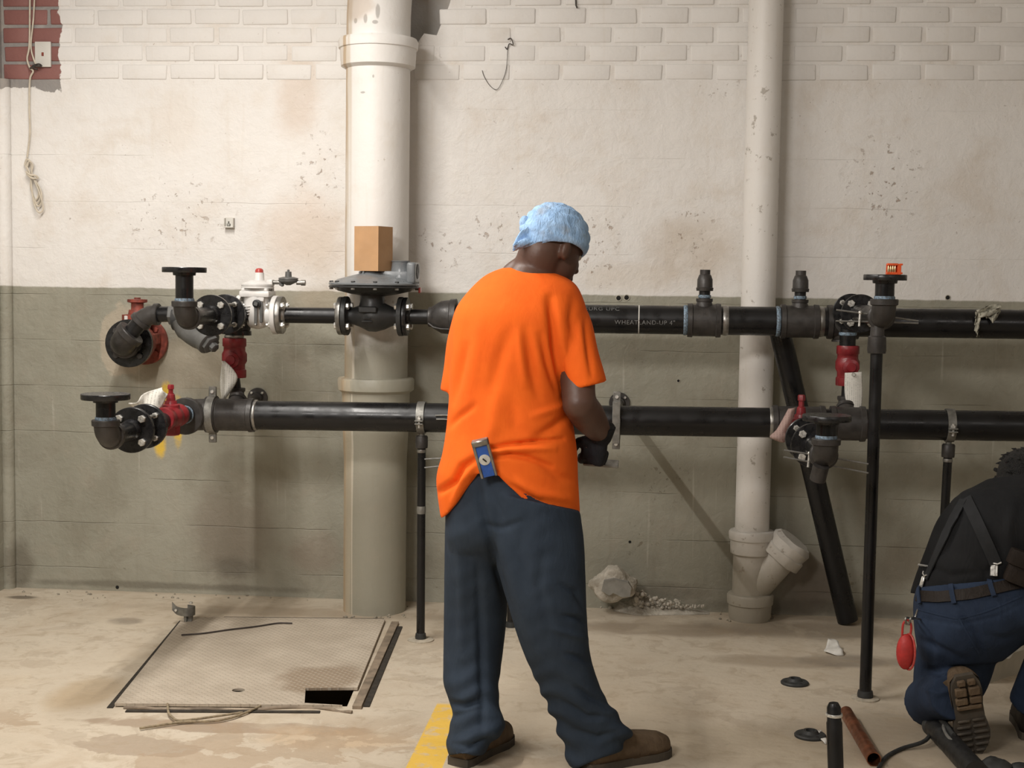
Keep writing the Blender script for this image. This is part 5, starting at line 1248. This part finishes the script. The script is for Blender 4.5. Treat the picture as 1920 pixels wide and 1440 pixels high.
# ------------------------------------------------------------------ small things
random.seed(11)
def paper_mat(name, col, ink):
    t = NT(name); v = t.coord('Object'); g = t.coord('UV') if False else t.coord('Generated')
    x, y, z = t.sep(g)
    ln = t.math('MULTIPLY', t.ramp(t.math('ABSOLUTE', t.math('SUBTRACT', t.math('FRACT', t.math('MULTIPLY', x, 9)), .5)), .20, .16), t.ramp(t.noise(t.mapv(v, (60, 60, 500)), 1, 2), .45, .55))
    c = t.mix(t.math('MULTIPLY', ln, .55), t.mix(t.noise(v, 20, 4), col, tuple(q*.85 for q in col)), ink)
    return t.out(c, .75, 0, t.bump(t.noise(v, 30, 3), .3, .004))
M['tag'] = paper_mat('printed_white_tag', (.66, .64, .58), (.20, .19, .17))
M['pinktag'] = paper_mat('printed_pink_tag', (.36, .25, .22), (.17, .10, .09))
def sheet(name, label, cat, outline, mat, thick=.0012, bend=.0, n=14, par=None, bendfn=None):
    """thin sheet: outline = two edges of points that are joined strip by strip"""
    L_, R__ = outline; L_ = crm(L_, 4); R__ = crm(R__, 4); rows = []
    for i, (a, b) in enumerate(zip(L_, R__)):
        row = []
        for j in range(n+1):
            u = j/n; q = a.lerp(b, u)
            if bendfn: q = q+bendfn(i/(len(L_)-1), u)
            row.append(q)
        rows.append(row)
    m = MB(); m.grid(rows); o = obj(name, m, mat, par, label, cat, ang=180)
    s = o.modifiers.new('s', 'SOLIDIFY'); s.thickness = thick; bake(o); return o
# tags on the valves
Yt = -.52
sheet('paper_tag', 'curled white paper tag hanging from the upright dark red valve', 'tag',
      ([P(417, 676, Yt), P(413, 705, Yt), P(413, 728, Yt), P(417, 750, Yt)], [P(424, 676, Yt), P(441, 693, Yt), P(448, 713, Yt), P(425, 750, Yt)]), 'tag', bendfn=lambda v, u: V((0, -.035*math.sin(u*2.6)-.01*v, 0)))
Yt = -.60
sheet('paper_tag', 'white printed paper tag hanging from the bright red upright valve', 'tag',
      ([P(1584, 699, Yt), P(1583, 730, Yt), P(1586, 752, Yt), P(1601, 775, Yt)], [P(1616, 697, Yt), P(1617, 735, Yt), P(1615, 760, Yt), P(1613, 774, Yt)]), 'tag', bendfn=lambda v, u: V((0, -.008*math.sin(u*3)-.02*v, 0)))
g_ = P(1600, 702, Yt-.012); tgo = bpy.data.objects[[o.name for o in bpy.data.objects if o.name.startswith('paper_tag')][-1]]
obj('eyelet', MB().tube([g_+V((math.cos(a)*.006, -.002, math.sin(a)*.006)) for a in [2*math.pi*k/16 for k in range(16)]], .002, 6, True), 'zinc', tgo)
Yt = YofX(305, X1)
sheet('paper_tag', 'crumpled white paper tag behind the lowest left flanges', 'tag',
      ([P(242, 755, Yt), P(262, 753, Yt), P(270, 738, Yt), P(300, 727, Yt)], [P(249, 772, Yt), P(272, 772, Yt), P(296, 772, Yt), P(311, 738, Yt)]), 'tag', bendfn=lambda v, u: V((0, -.014*math.sin(u*6+v*5)-.012*math.sin(v*4), .004*math.sin(u*5))))
Yt = YL-.20
sheet('paper_tag', 'pink creased paper tag hanging left of the lowest right valve', 'tag',
      ([P(1478, 766, Yt), P(1466, 788, Yt), P(1455, 806, Yt), P(1443, 819, Yt-.01), P(1462, 829, Yt)], [P(1492, 764, Yt), P(1486, 788, Yt), P(1476, 808, Yt), P(1474, 818, Yt-.01), P(1472, 828, Yt)]), 'pinktag', bendfn=lambda v, u: V((0, -.012*math.sin(u*3.1)-.01*v, 0)))
# rag on the upper main
rq = UP(1852)
rgm = MB()
def strip(a, b, c, d, amp=.008, n=8):
    m = flap(a, b, c, d, n); 
    for i, q in enumerate(m.v): q.y += amp*math.sin(i*1.7)
    return m
fy = YU-R4-.012
for (a, b, c, d) in (((1830, 583), (1877, 570), (1834, 592), (1874, 590)), ((1842, 588), (1876, 578), (1860, 603), (1868, 600)), ((1828, 586), (1829, 620), (1837, 590), (1835, 633))):
    f_ = strip(P(*a, fy), P(*b, fy), P(*c, fy-.012), P(*d, fy-.006)); rgm.add(f_.v, f_.f)
o = obj('rag', rgm, 'rag', None, 'torn pale rag stuck over the upper main near the right edge', 'rag', ang=180, weld=False); s = o.modifiers.new('s', 'SOLIDIFY'); s.thickness = .003; bake(o)
# orange block with four pins
bq = P(1678, 515, yE3-.02); zf = P(1666, 515, yE3).z
cb = thing('connector_block', 'small orange plastic block with four shiny pins on the upper right flange', 'connector', V((bq.x, bq.y, zf)))
kx = 1/S(yE3, X3)
ox = P(1664, 505, bq.y).x
obj('block_base', MB().box((ox+.014, bq.y, zf+.004), (.036, .026, .008), None, .001), 'orange', cb)
obj('block_top', MB().box((ox+.015, bq.y, zf+.034), (.034, .026, .007), None, .001), 'orange', cb)
obj('block_back', MB().box((ox+.014, bq.y+.010, zf+.019), (.034, .006, .032), None, .001), 'orange', cb)
for k in range(4): obj('pin', MB().lathe((ox+.002+k*.0072, bq.y-.006, zf+.007), Zv, [(0, .0026), (.004, .0032), (.014, .0034), (.020, .0022), (.025, .0016)], 12), 'brass', cb)
cl = MB(); cl.box((ox+.037, bq.y, zf+.018), (.012, .024, .036), None, .001); cl.box((ox+.044, bq.y, zf+.034), (.008, .022, .006), None, .001); cl.box((ox+.044, bq.y, zf+.005), (.008, .022, .006), None, .001); obj('block_clip', cl, 'orange', cb)
# wall plate, cable, hank
wp = thing('wall_plate', 'ivory telephone wall plate on the bare red brick patch', 'outlet', P(81, 125, -.01))
pc = P(81, 102, -.010); obj('face_plate', MB().box(pc, (.072, .012, .110), None, .003, 2), 'plate', wp)
obj('jack', MB().box(pc+V((0, -.006, 0)), (.010, .004, .016), None, .001), 'rustred', wp)
for s in (-1, 1): bolt(pc+V((0, -.006, s*.036)), FY, wp, .003, .001, 'plate')
cbz = thing('telephone_cable', 'cream cable running down the left corner to a tied hank', 'cable', P(60, 400, -.02))
cy = -.016
obj('cable_run', MB().tube(crm([P(56, -40, cy), P(56, 20, cy), P(55, 85, cy), P(51, 110, cy), P(56, 127, cy), P(62, 134, cy), P(56, 150, cy), P(55, 200, cy), P(56, 250, cy), P(51, 295, cy)], 6), .0042, 8), 'cable', cbz)
obj('cable_run', MB().tube(crm([P(66, -40, cy), P(63, 30, cy), P(58, 85, cy), P(63, 110, cy), P(68, 122, cy)], 6), .0036, 8), 'cable', cbz)
for k, (sx, top, bot, w_) in enumerate(((0, 298, 374, 7), (2, 300, 380, 10), (5, 304, 386, 12), (8, 303, 398, 9))):
    xc = 52+sx*.6
    pts = [P(xc-6, top+10, cy-.004*k), P(xc-2, top, cy-.004*k), P(xc+5, top+6, cy-.004*k), P(60, 326, cy-.004*k), P(64+w_, 350+k*3, cy-.004*k), P(72+k*3, bot-8, cy-.004*k), P(66+k*2, bot, cy-.004*k), P(58+k*1.5, bot-22, cy-.004*k), P(57, 330, cy-.004*k), P(xc-6, top+10, cy-.004*k)]
    obj('hank_loop', MB().tube(crm(pts, 5), .0034, 8), 'cable', cbz)
obj('hank_tie', MB().tube(crm([P(49, 322, cy-.012), P(57, 328, cy-.022), P(66, 329, cy-.016), P(71, 334, cy-.008), P(60, 334, cy-.022), P(50, 326, cy-.012)], 5), .0045, 8), 'cable', cbz)
obj('loose_strands', MB().tube(crm([P(56, 128, cy-.01), P(66, 124, cy-.014), P(78, 124, cy-.02), P(72, 120, cy-.015), P(60, 125, cy-.01), P(70, 130, cy-.01)], 5), .0035, 8), 'wire', cbz)
# small wall bracket
wb = thing('wall_clip', 'little cream metal clip fixed on the wall left of the cardboard box', 'clip', P(430, 428, 0))
q = P(430, 420, -.012)
obj('clip_body', MB().box(q+V((0, .008, .006)), (.042, .008, .046), None, .002).box(q+V((-.019, -.002, .006)), (.004, .026, .040), None, .001).box(q+V((.019, -.002, .006)), (.004, .026, .040), None, .001).box(q+V((0, -.004, -.014)), (.042, .030, .005), None, .001), 'plate', wb)
obj('clip_nut', MB().hexa(q+V((-.004, .006, -.008)), Zv, .010, .010).cyl(q+V((-.004, .006, 0)), q+V((-.004, .006, .012)), .004, 8), 'dull', wb)
# wires on the brickwork
obj('dark_wire', MB().tube([P(1081, -40, -.012), P(1079.5, 0, -.012), P(1080, 10, -.012), P(1082, 15, -.016)], .0032, 8), 'wire', None, 'short dark wire hanging into view at the top of the brickwork', 'wire')
tw_ = MB(); tw_.tube(crm([P(952, 92, -.008), P(951, 110, -.010), P(948, 135, -.008), P(938, 160, -.008), P(930, 168, -.008), P(918, 160, -.008), P(908, 144, -.008), P(904, 132, -.006)], 6), .0012, 6); obj('hanging_thread', tw_, 'wire', None, 'thin thread looped below a nail on the white brickwork', 'thread')
nt_ = MB(); nt_.tube(crm([P(952, 74, -.006), P(958, 72, -.012), P(962, 84, -.014), P(955, 82, -.010), P(951, 92, -.006), P(947, 88, -.004)], 5), .0022, 6); obj('bent_nail', nt_, 'wire', None, 'bent nail in the white brickwork from which the thread hangs', 'nail')
# drilled holes in the wall
M['hole'] = surf('dark_hole', (.008, .007, .006), .9, 0, .1)
def hole(px, py, r, lab, rim=True):
    c = P(px, py, 0); h_ = thing('drilled_hole', lab, 'hole', c)
    obj('hole_mouth', MB().lathe(c+V((0, -.0015, 0)), Yv, [(0, r*.98), (.001, r)], 20), 'hole', h_, ang=20)
    if rim: obj('hole_rim', MB().tube([c+V((math.cos(a)*r*1.12, -.002, math.sin(a)*r*1.12)) for a in [2*math.pi*k/20 for k in range(20)]], r*.18, 6, True), 'cardgrey', h_)
hole(1160, 559, .0105, 'left one of two drilled holes just above the upper main'); hole(1175, 558, .0105, 'right one of two drilled holes just above the upper main')
hole(1777, 558, .009, 'steel-rimmed anchor hole in the wall at the dado line near right edge'); hole(1181, 1016, .006, 'small dark hole in the olive wall above the rubble', False)
hole(1272, 714, .006, 'tiny chipped hole in the olive wall between the two mains'); hole(220, 1101, .008, 'dark hole at the foot of the wall left of the hatch', False)
# bent pipe clamp at the hatch
pcg = thing('strap_clamp', 'bent steel strap clamp lying at the back corner of the hatch', 'clamp', F(350, 1168))
ych = F(350, 1168).y
def band(name, pts, wid, mat, par, th=.003):
    rows = [[p_+V((0, 0, wid/2)), p_+V((0, -th, wid/2)), p_+V((0, -th, -wid/2)), p_+V((0, 0, -wid/2)), p_+V((0, 0, wid/2))] for p_ in pts]
    m = MB(); m.grid(rows); return obj(name, m, mat, par)
band('strap', crm([P(323, 1136, ych-.03), P(333, 1145, ych-.03), P(350, 1148, ych-.05), P(364, 1146, ych-.03), P(365, 1143, ych+.02), P(352, 1141, ych+.03)], 5), .034, 'dull', pcg)
obj('strap_tail', MB().box(P(356, 1158, ych-.02), (.024, .010, .05), Matrix.Rotation(.15, 3, 'Y'), .002), 'dull', pcg); obj('strap_tail', MB().box(P(348, 1162, ych-.03), (.012, .012, .035), None, .002), 'dull', pcg)
bolt(P(330, 1144, ych-.036), FY, pcg, .006, .005); bolt(P(358, 1132, ych-.02), Zv, pcg, .008, .008)
# cords on the hatch
def cord(name, lab, pts, r, cat='cord', mat='twine', z=.0):
    q = [F(a, b, z)+V((0, 0, r)) for a, b in pts]; return obj(name, MB().tube(crm(q, 6), r, 7), mat, None, lab, cat)
cord('twisted_cord', 'thin dark cord lying straight across the back of the hatch', [(340, 1192), (380, 1189), (430, 1182), (480, 1176), (520, 1170), (548, 1170)], .0032, mat='wire', z=.014)
cord('loose_twine', 'looped dusty twine lying over the front edge of the hatch, forked end', [(262, 1368), (300, 1362), (345, 1356), (400, 1354), (440, 1346), (480, 1330), (493, 1322)], .0042, z=.004)
cord('loose_twine', 'short upright curl of dusty twine at the front edge of the hatch', [(314, 1322), (316, 1338), (322, 1346), (335, 1353), (370, 1350), (420, 1343), (455, 1338)], .0040, z=.008)
# spare floor flanges
def floor_flange(px, py, lab, r=.050):
    c = F(px, py); t = thing('floor_flange', lab, 'flange', c)
    obj('flange_disc', MB().lathe(c, Zv, [(0, r*.98), (.006, r), (.010, r*.92), (.012, r*.56), (.019, r*.46), (.021, r*.44), (.021, r*.28), (.010, r*.26)], 36), 'rubber', t)
    for k in range(4): a = k*R(90)+.5; obj('screw_hole', MB().lathe(c+V((math.cos(a)*r*.75, math.sin(a)*r*.75, .0102)), Zv, [(0, .006), (.0012, .005)], 12), 'hole', t)
floor_flange(1490, 1282, 'dark iron floor flange lying loose, farther one of two'); floor_flange(1519, 1381, 'dark iron floor flange beside a paper scrap, nearer one of two')
# paper scraps
Yp = F(1560, 1230).y
def scrap(lab, a, b, c, d, up):
    pa, pb, pc_, pd = F(*a), F(*b), F(*c), F(*d); pa = pa+Zv*up; pb = pb+Zv*up*.8
    m = flap(pa, pb, pc_+Zv*.002, pd+Zv*.002, 6); 
    for q in m.v: q.z = max(q.z+.002, .002)
    o = obj('paper_scrap', m, 'paper', None, lab, 'paper', ang=180); s = o.modifiers.new('s', 'SOLIDIFY'); s.thickness = .0015; bake(o)
scrap('white torn paper scrap on the floor behind the tall post', (1552, 1214), (1572, 1218), (1545, 1226), (1583, 1231), .035)
scrap('small cream paper scrap against the nearer floor flange', (1532, 1374), (1542, 1378), (1540, 1394), (1553, 1396), .008)
# rubble against the wall
rk_ = MB(); bmr = bmesh.new(); bmesh.ops.create_icosphere(bmr, subdivisions=4, radius=1)
rc0 = P(1151, 1094, -.11)
for q in bmr.verts:
    d = q.co.copy(); d.x *= .100; d.y *= .085; d.z *= .078 if d.z > 0 else .075
    if d.x < -.02 and d.z > 0: d.x *= 1.0
    d.x += -.0; k_ = 1+.22*noise.noise(q.co*1.6+V((3, 1, 7)))+.07*noise.noise(q.co*5)
    if d.z > .02: d.x *= .85-.3*(d.z/.08)
    d *= k_
    if d.y < -.045: d.y = -.045+(d.y+.045)*.25          # broken flat face towards the room
    q.co = d+rc0
rk_.bm(bmr)
M['rubble'] = surf('broken_plaster', (.50, .465, .40), .95, 0, .25, 14, .8, 60, .008, (.30, .27, .215))
M['concrete'] = surf('broken_concrete_face', (.25, .24, .21), .95, 0, .15, 20, .5, 70, .004)
obj('plaster_lump', rk_, 'rubble', None, 'big broken lump of pale plaster and concrete at the foot of the wall', 'rubble', ang=40)
fp = [P(1132, 1090, -.192), P(1150, 1086, -.193), P(1178, 1093, -.190), P(1184, 1102, -.190), P(1181, 1119, -.190), P(1166, 1120, -.192), P(1150, 1112, -.193), P(1142, 1117, -.192), P(1128, 1108, -.192)]
lump = bpy.data.objects['plaster_lump']
obj('broken_face', MB().prism(fp, (0, .05, 0)), 'concrete', lump, smooth=False)
db = MB()
for k in range(150):
    t = random.random()**1.4; x = 1190+t*130; y = 1133-random.random()**1.5*(34*(1-t)+4); s_ = random.uniform(.003, .012)*(1-t*.5)
    c = P(x, y+4, -.03-random.random()*.06*(1-t)); c.z = max(.003, c.z*.85)
    b = bmesh.new(); bmesh.ops.create_icosphere(b, subdivisions=1, radius=s_)
    for q in b.verts: q.co = q.co*(1+.4*noise.noise(q.co*60+V((k, 0, 0))))+c
    db.bm(b)
for k in range(60):
    x = random.uniform(1120, 1190); y = random.uniform(1122, 1136); c = F(x, y+6); c.z = .004
    b = bmesh.new(); bmesh.ops.create_icosphere(b, subdivisions=1, radius=random.uniform(.004, .012)); b.transform(Matrix.Translation(c)); db.bm(b)
obj('plaster_crumbs', db, 'rubble', None, 'heap of plaster crumbs spilling along the wall beside the lump', 'rubble', kind='stuff')
bp = MB(); rows = []
for i in range(41):
    t = i/40; x = 1150+t*180; e_ = min(1, t*4); h_ = e_*.085*(1-t)**1.2*(1+.5*noise.noise(V((t*9, 0, 0))))+.002; q = P(x, 1130+t*8, -.0); w_ = (.05+.09*(1-t))*(.3+.7*e_)
    rows.append([V((q.x+.006*noise.noise(V((t*30, j, 2))), -w_*j/8, max(.001, h_*(1-j/8)**.8*(1+.45*noise.noise(V((t*26, j*1.3, 5))))))) for j in range(9)])
bp.grid(rows); obj('plaster_drift', bp, 'rubble', None, 'low drift of crumbled plaster between the lump and the drain pipe', 'rubble', kind='stuff')
fd_ = MB()
for k in range(150):
    if k < 70: c = F(random.uniform(1350, 1450), random.uniform(1140, 1166))
    elif k < 110: c = F(random.uniform(640, 770), random.uniform(1138, 1160))
    else: c = F(random.uniform(20, 640), random.uniform(1106, 1126))
    b = bmesh.new(); bmesh.ops.create_icosphere(b, subdivisions=1, radius=random.uniform(.002, .008)); b.transform(Matrix.Translation(c+Zv*.002)); fd_.bm(b)
M['grit'] = surf('grey_grit', (.30, .27, .21), .95, 0, .4, 60, .3)
obj('floor_grit', fd_, 'grit', None, 'loose grit scattered along the foot of the wall and pipes', 'grit', kind='stuff')
# right foreground: standing black pipe, copper pipe, tools, box
Yf = -2.25
pA, pB = P(1563, 1318, Yf), P(1568, 1460, Yf); bzf = V((pB.x+.004, Yf, 0))
sp_ = thing('standing_pipe', 'black pipe standing in the right foreground with bright band near its top', 'pipe', bzf)
rp_ = .0215
obj('pipe', MB().lathe(bzf, V((pA.x, Yf, pA.z))-bzf, [(0, rp_), ((pA-bzf).length-.055, rp_), ((pA-bzf).length-.05, rp_*.9), ((pA-bzf).length-.012, rp_*.88), ((pA-bzf).length, rp_*.6)], 28), 'pipe', sp_)
ring(P(1564, 1340, Yf), Zv, rp_*1.04, .008, 'zinc', sp_, 'bright_band')
c0_, c1_ = F(1586, 1348), F(1638, 1437); dv = (c1_-c0_).normalized()
cm = MB(); rcp = .0215; cm.lathe(c0_+Zv*rcp, dv, [(0, rcp*.86), (0, rcp), ((c1_-c0_).length, rcp), ((c1_-c0_).length, rcp*.88), ((c1_-c0_).length-.05, rcp*.86)], 28, False)
obj('copper_pipe', cm, 'copper', None, 'short length of copper pipe lying on the floor, open end towards us', 'pipe')
tl = thing('power_tool', 'dark elongated power tool with cord lying in front of the boot', 'tool', F(1790, 1420))
ta, tb2 = F(1750, 1382), F(1830, 1470); td = (tb2-ta).normalized(); tn = V((-td.y, td.x, 0))
obj('tool_body', MB().tube(crm([ta-td*.01+Zv*.034, ta+td*.03+Zv*.038, ta+td*.11+Zv*.040, ta+td*.2+Zv*.036, tb2+Zv*.034], 5), [.022]*2+[.033]*5+[.037]*5+[.034]*9, 22), 'black', tl)
obj('tool_grip', MB().tube(crm([ta+td*.02+Zv*.066, ta+td*.10+tn*.0+Zv*.076, ta+td*.2+Zv*.066], 5), .014, 12, flat=.6), 'rubber', tl)
obj('tool_guard', MB().sphere(ta+Zv*.036, .037, (1, 1, .95), 20), 'rubber', tl)
obj('tool_seam', MB().tube(crm([ta+tn*.022+Zv*.060, ta+td*.07+tn*.018+Zv*.071, ta+td*.13-tn*.010+Zv*.076, ta+td*.2-tn*.016+Zv*.066, ta+td*.26+Zv*.058], 5), .005, 8), 'rod', tl)
obj('tool_cord', MB().tube(crm([F(1645, 1450)+Zv*.008, F(1660, 1425)+Zv*.007, F(1690, 1408)+Zv*.007, F(1735, 1400)+Zv*.02, ta+Zv*.04], 6), .0065, 8), 'rubber', tl)
obj('tool_cord', MB().tube(crm([ta+Zv*.066, F(1757, 1350)+Zv*.04, F(1775, 1345)+Zv*.012, F(1800, 1352)+Zv*.008], 6), .0065, 8), 'rubber', tl)
for (px, py, lab, rr) in ((1864, 1455, 'dark lump-shaped tool part at the bottom edge right of the power tool', .050), (1916, 1458, 'dark tool part cropped in the lower right corner', .040)):
    c = F(px, py); b = bmesh.new(); bmesh.ops.create_icosphere(b, subdivisions=3, radius=1)
    for q in b.verts: q.co = V((q.co.x*rr, q.co.y*rr*.8, (q.co.z*.8+.75)*rr*.7))*(1+.12*noise.noise(q.co*2+V((px, 0, 0))))+c
    tt = thing('tool_part', lab, 'tool', c); obj('housing', MB().bm(b), 'rubber', tt); obj('collar', MB().tube([c+V((math.cos(a)*rr*.86, math.sin(a)*rr*.72, rr*.5)) for a in [2*math.pi*k/24 for k in range(24)]], rr*.10, 8, True), 'black', tt)
xb = thing('carton', 'grey cardboard box on the floor behind the kneeling person', 'box', F(1900, 1270))
fa, fb_ = F(1856, 1281), F(1935, 1254); hb = P(1860, 1238, fa.y).z; bd_ = V((.10, .30, 0)); c4 = [fa, fb_, fb_+bd_, fa+bd_]
obj('carton_body', MB().prism(c4, (0, 0, hb)), 'cardgrey', xb, smooth=False)
e_ = (fb_-fa).normalized()
obj('carton_edge', MB().prism([fa-e_*.012+V((0, -.002, 0)), fa-e_*.002+V((0, -.002, 0)), fa-e_*.002+bd_*.5, fa-e_*.012+bd_*.5], (0, 0, hb*.95)), 'paper', xb, smooth=False)
fl_ = flap(P(1866, 1222, fa.y-.01), P(1902, 1226, fa.y-.01), P(1872, 1232, fa.y-.03), P(1876, 1241, fa.y-.03), 5)
obj('carton_label', fl_, 'paper', xb, 'torn white label'); m_ = bpy.data.objects['carton_label'].modifiers.new('s', 'SOLIDIFY'); m_.thickness = .0012; bake(bpy.data.objects['carton_label'])
# ------------------------------------------------------------------ groups of alike things
GR = {'flanged_outlet': 'flanged outlets of the pipework', 'plug_valve': 'red plug valves', 'pipe_stand': 'floor posts under the pipes', 'wall_bracket': 'wall brackets of the lower main',
      'paper_tag': 'paper tags on the valves', 'drilled_hole': 'holes in the wall', 'floor_flange': 'loose floor flanges', 'tie_rod': 'thin rods at the pipes', 'paper_scrap': 'paper scraps on the floor', 'loose_twine': 'twine at the hatch', 'tool_part': 'tool parts at the bottom edge'}
for o in COL.objects:
    if o.parent is None and o.name.split('.')[0] in GR: o['group'] = GR[o.name.split('.')[0]]
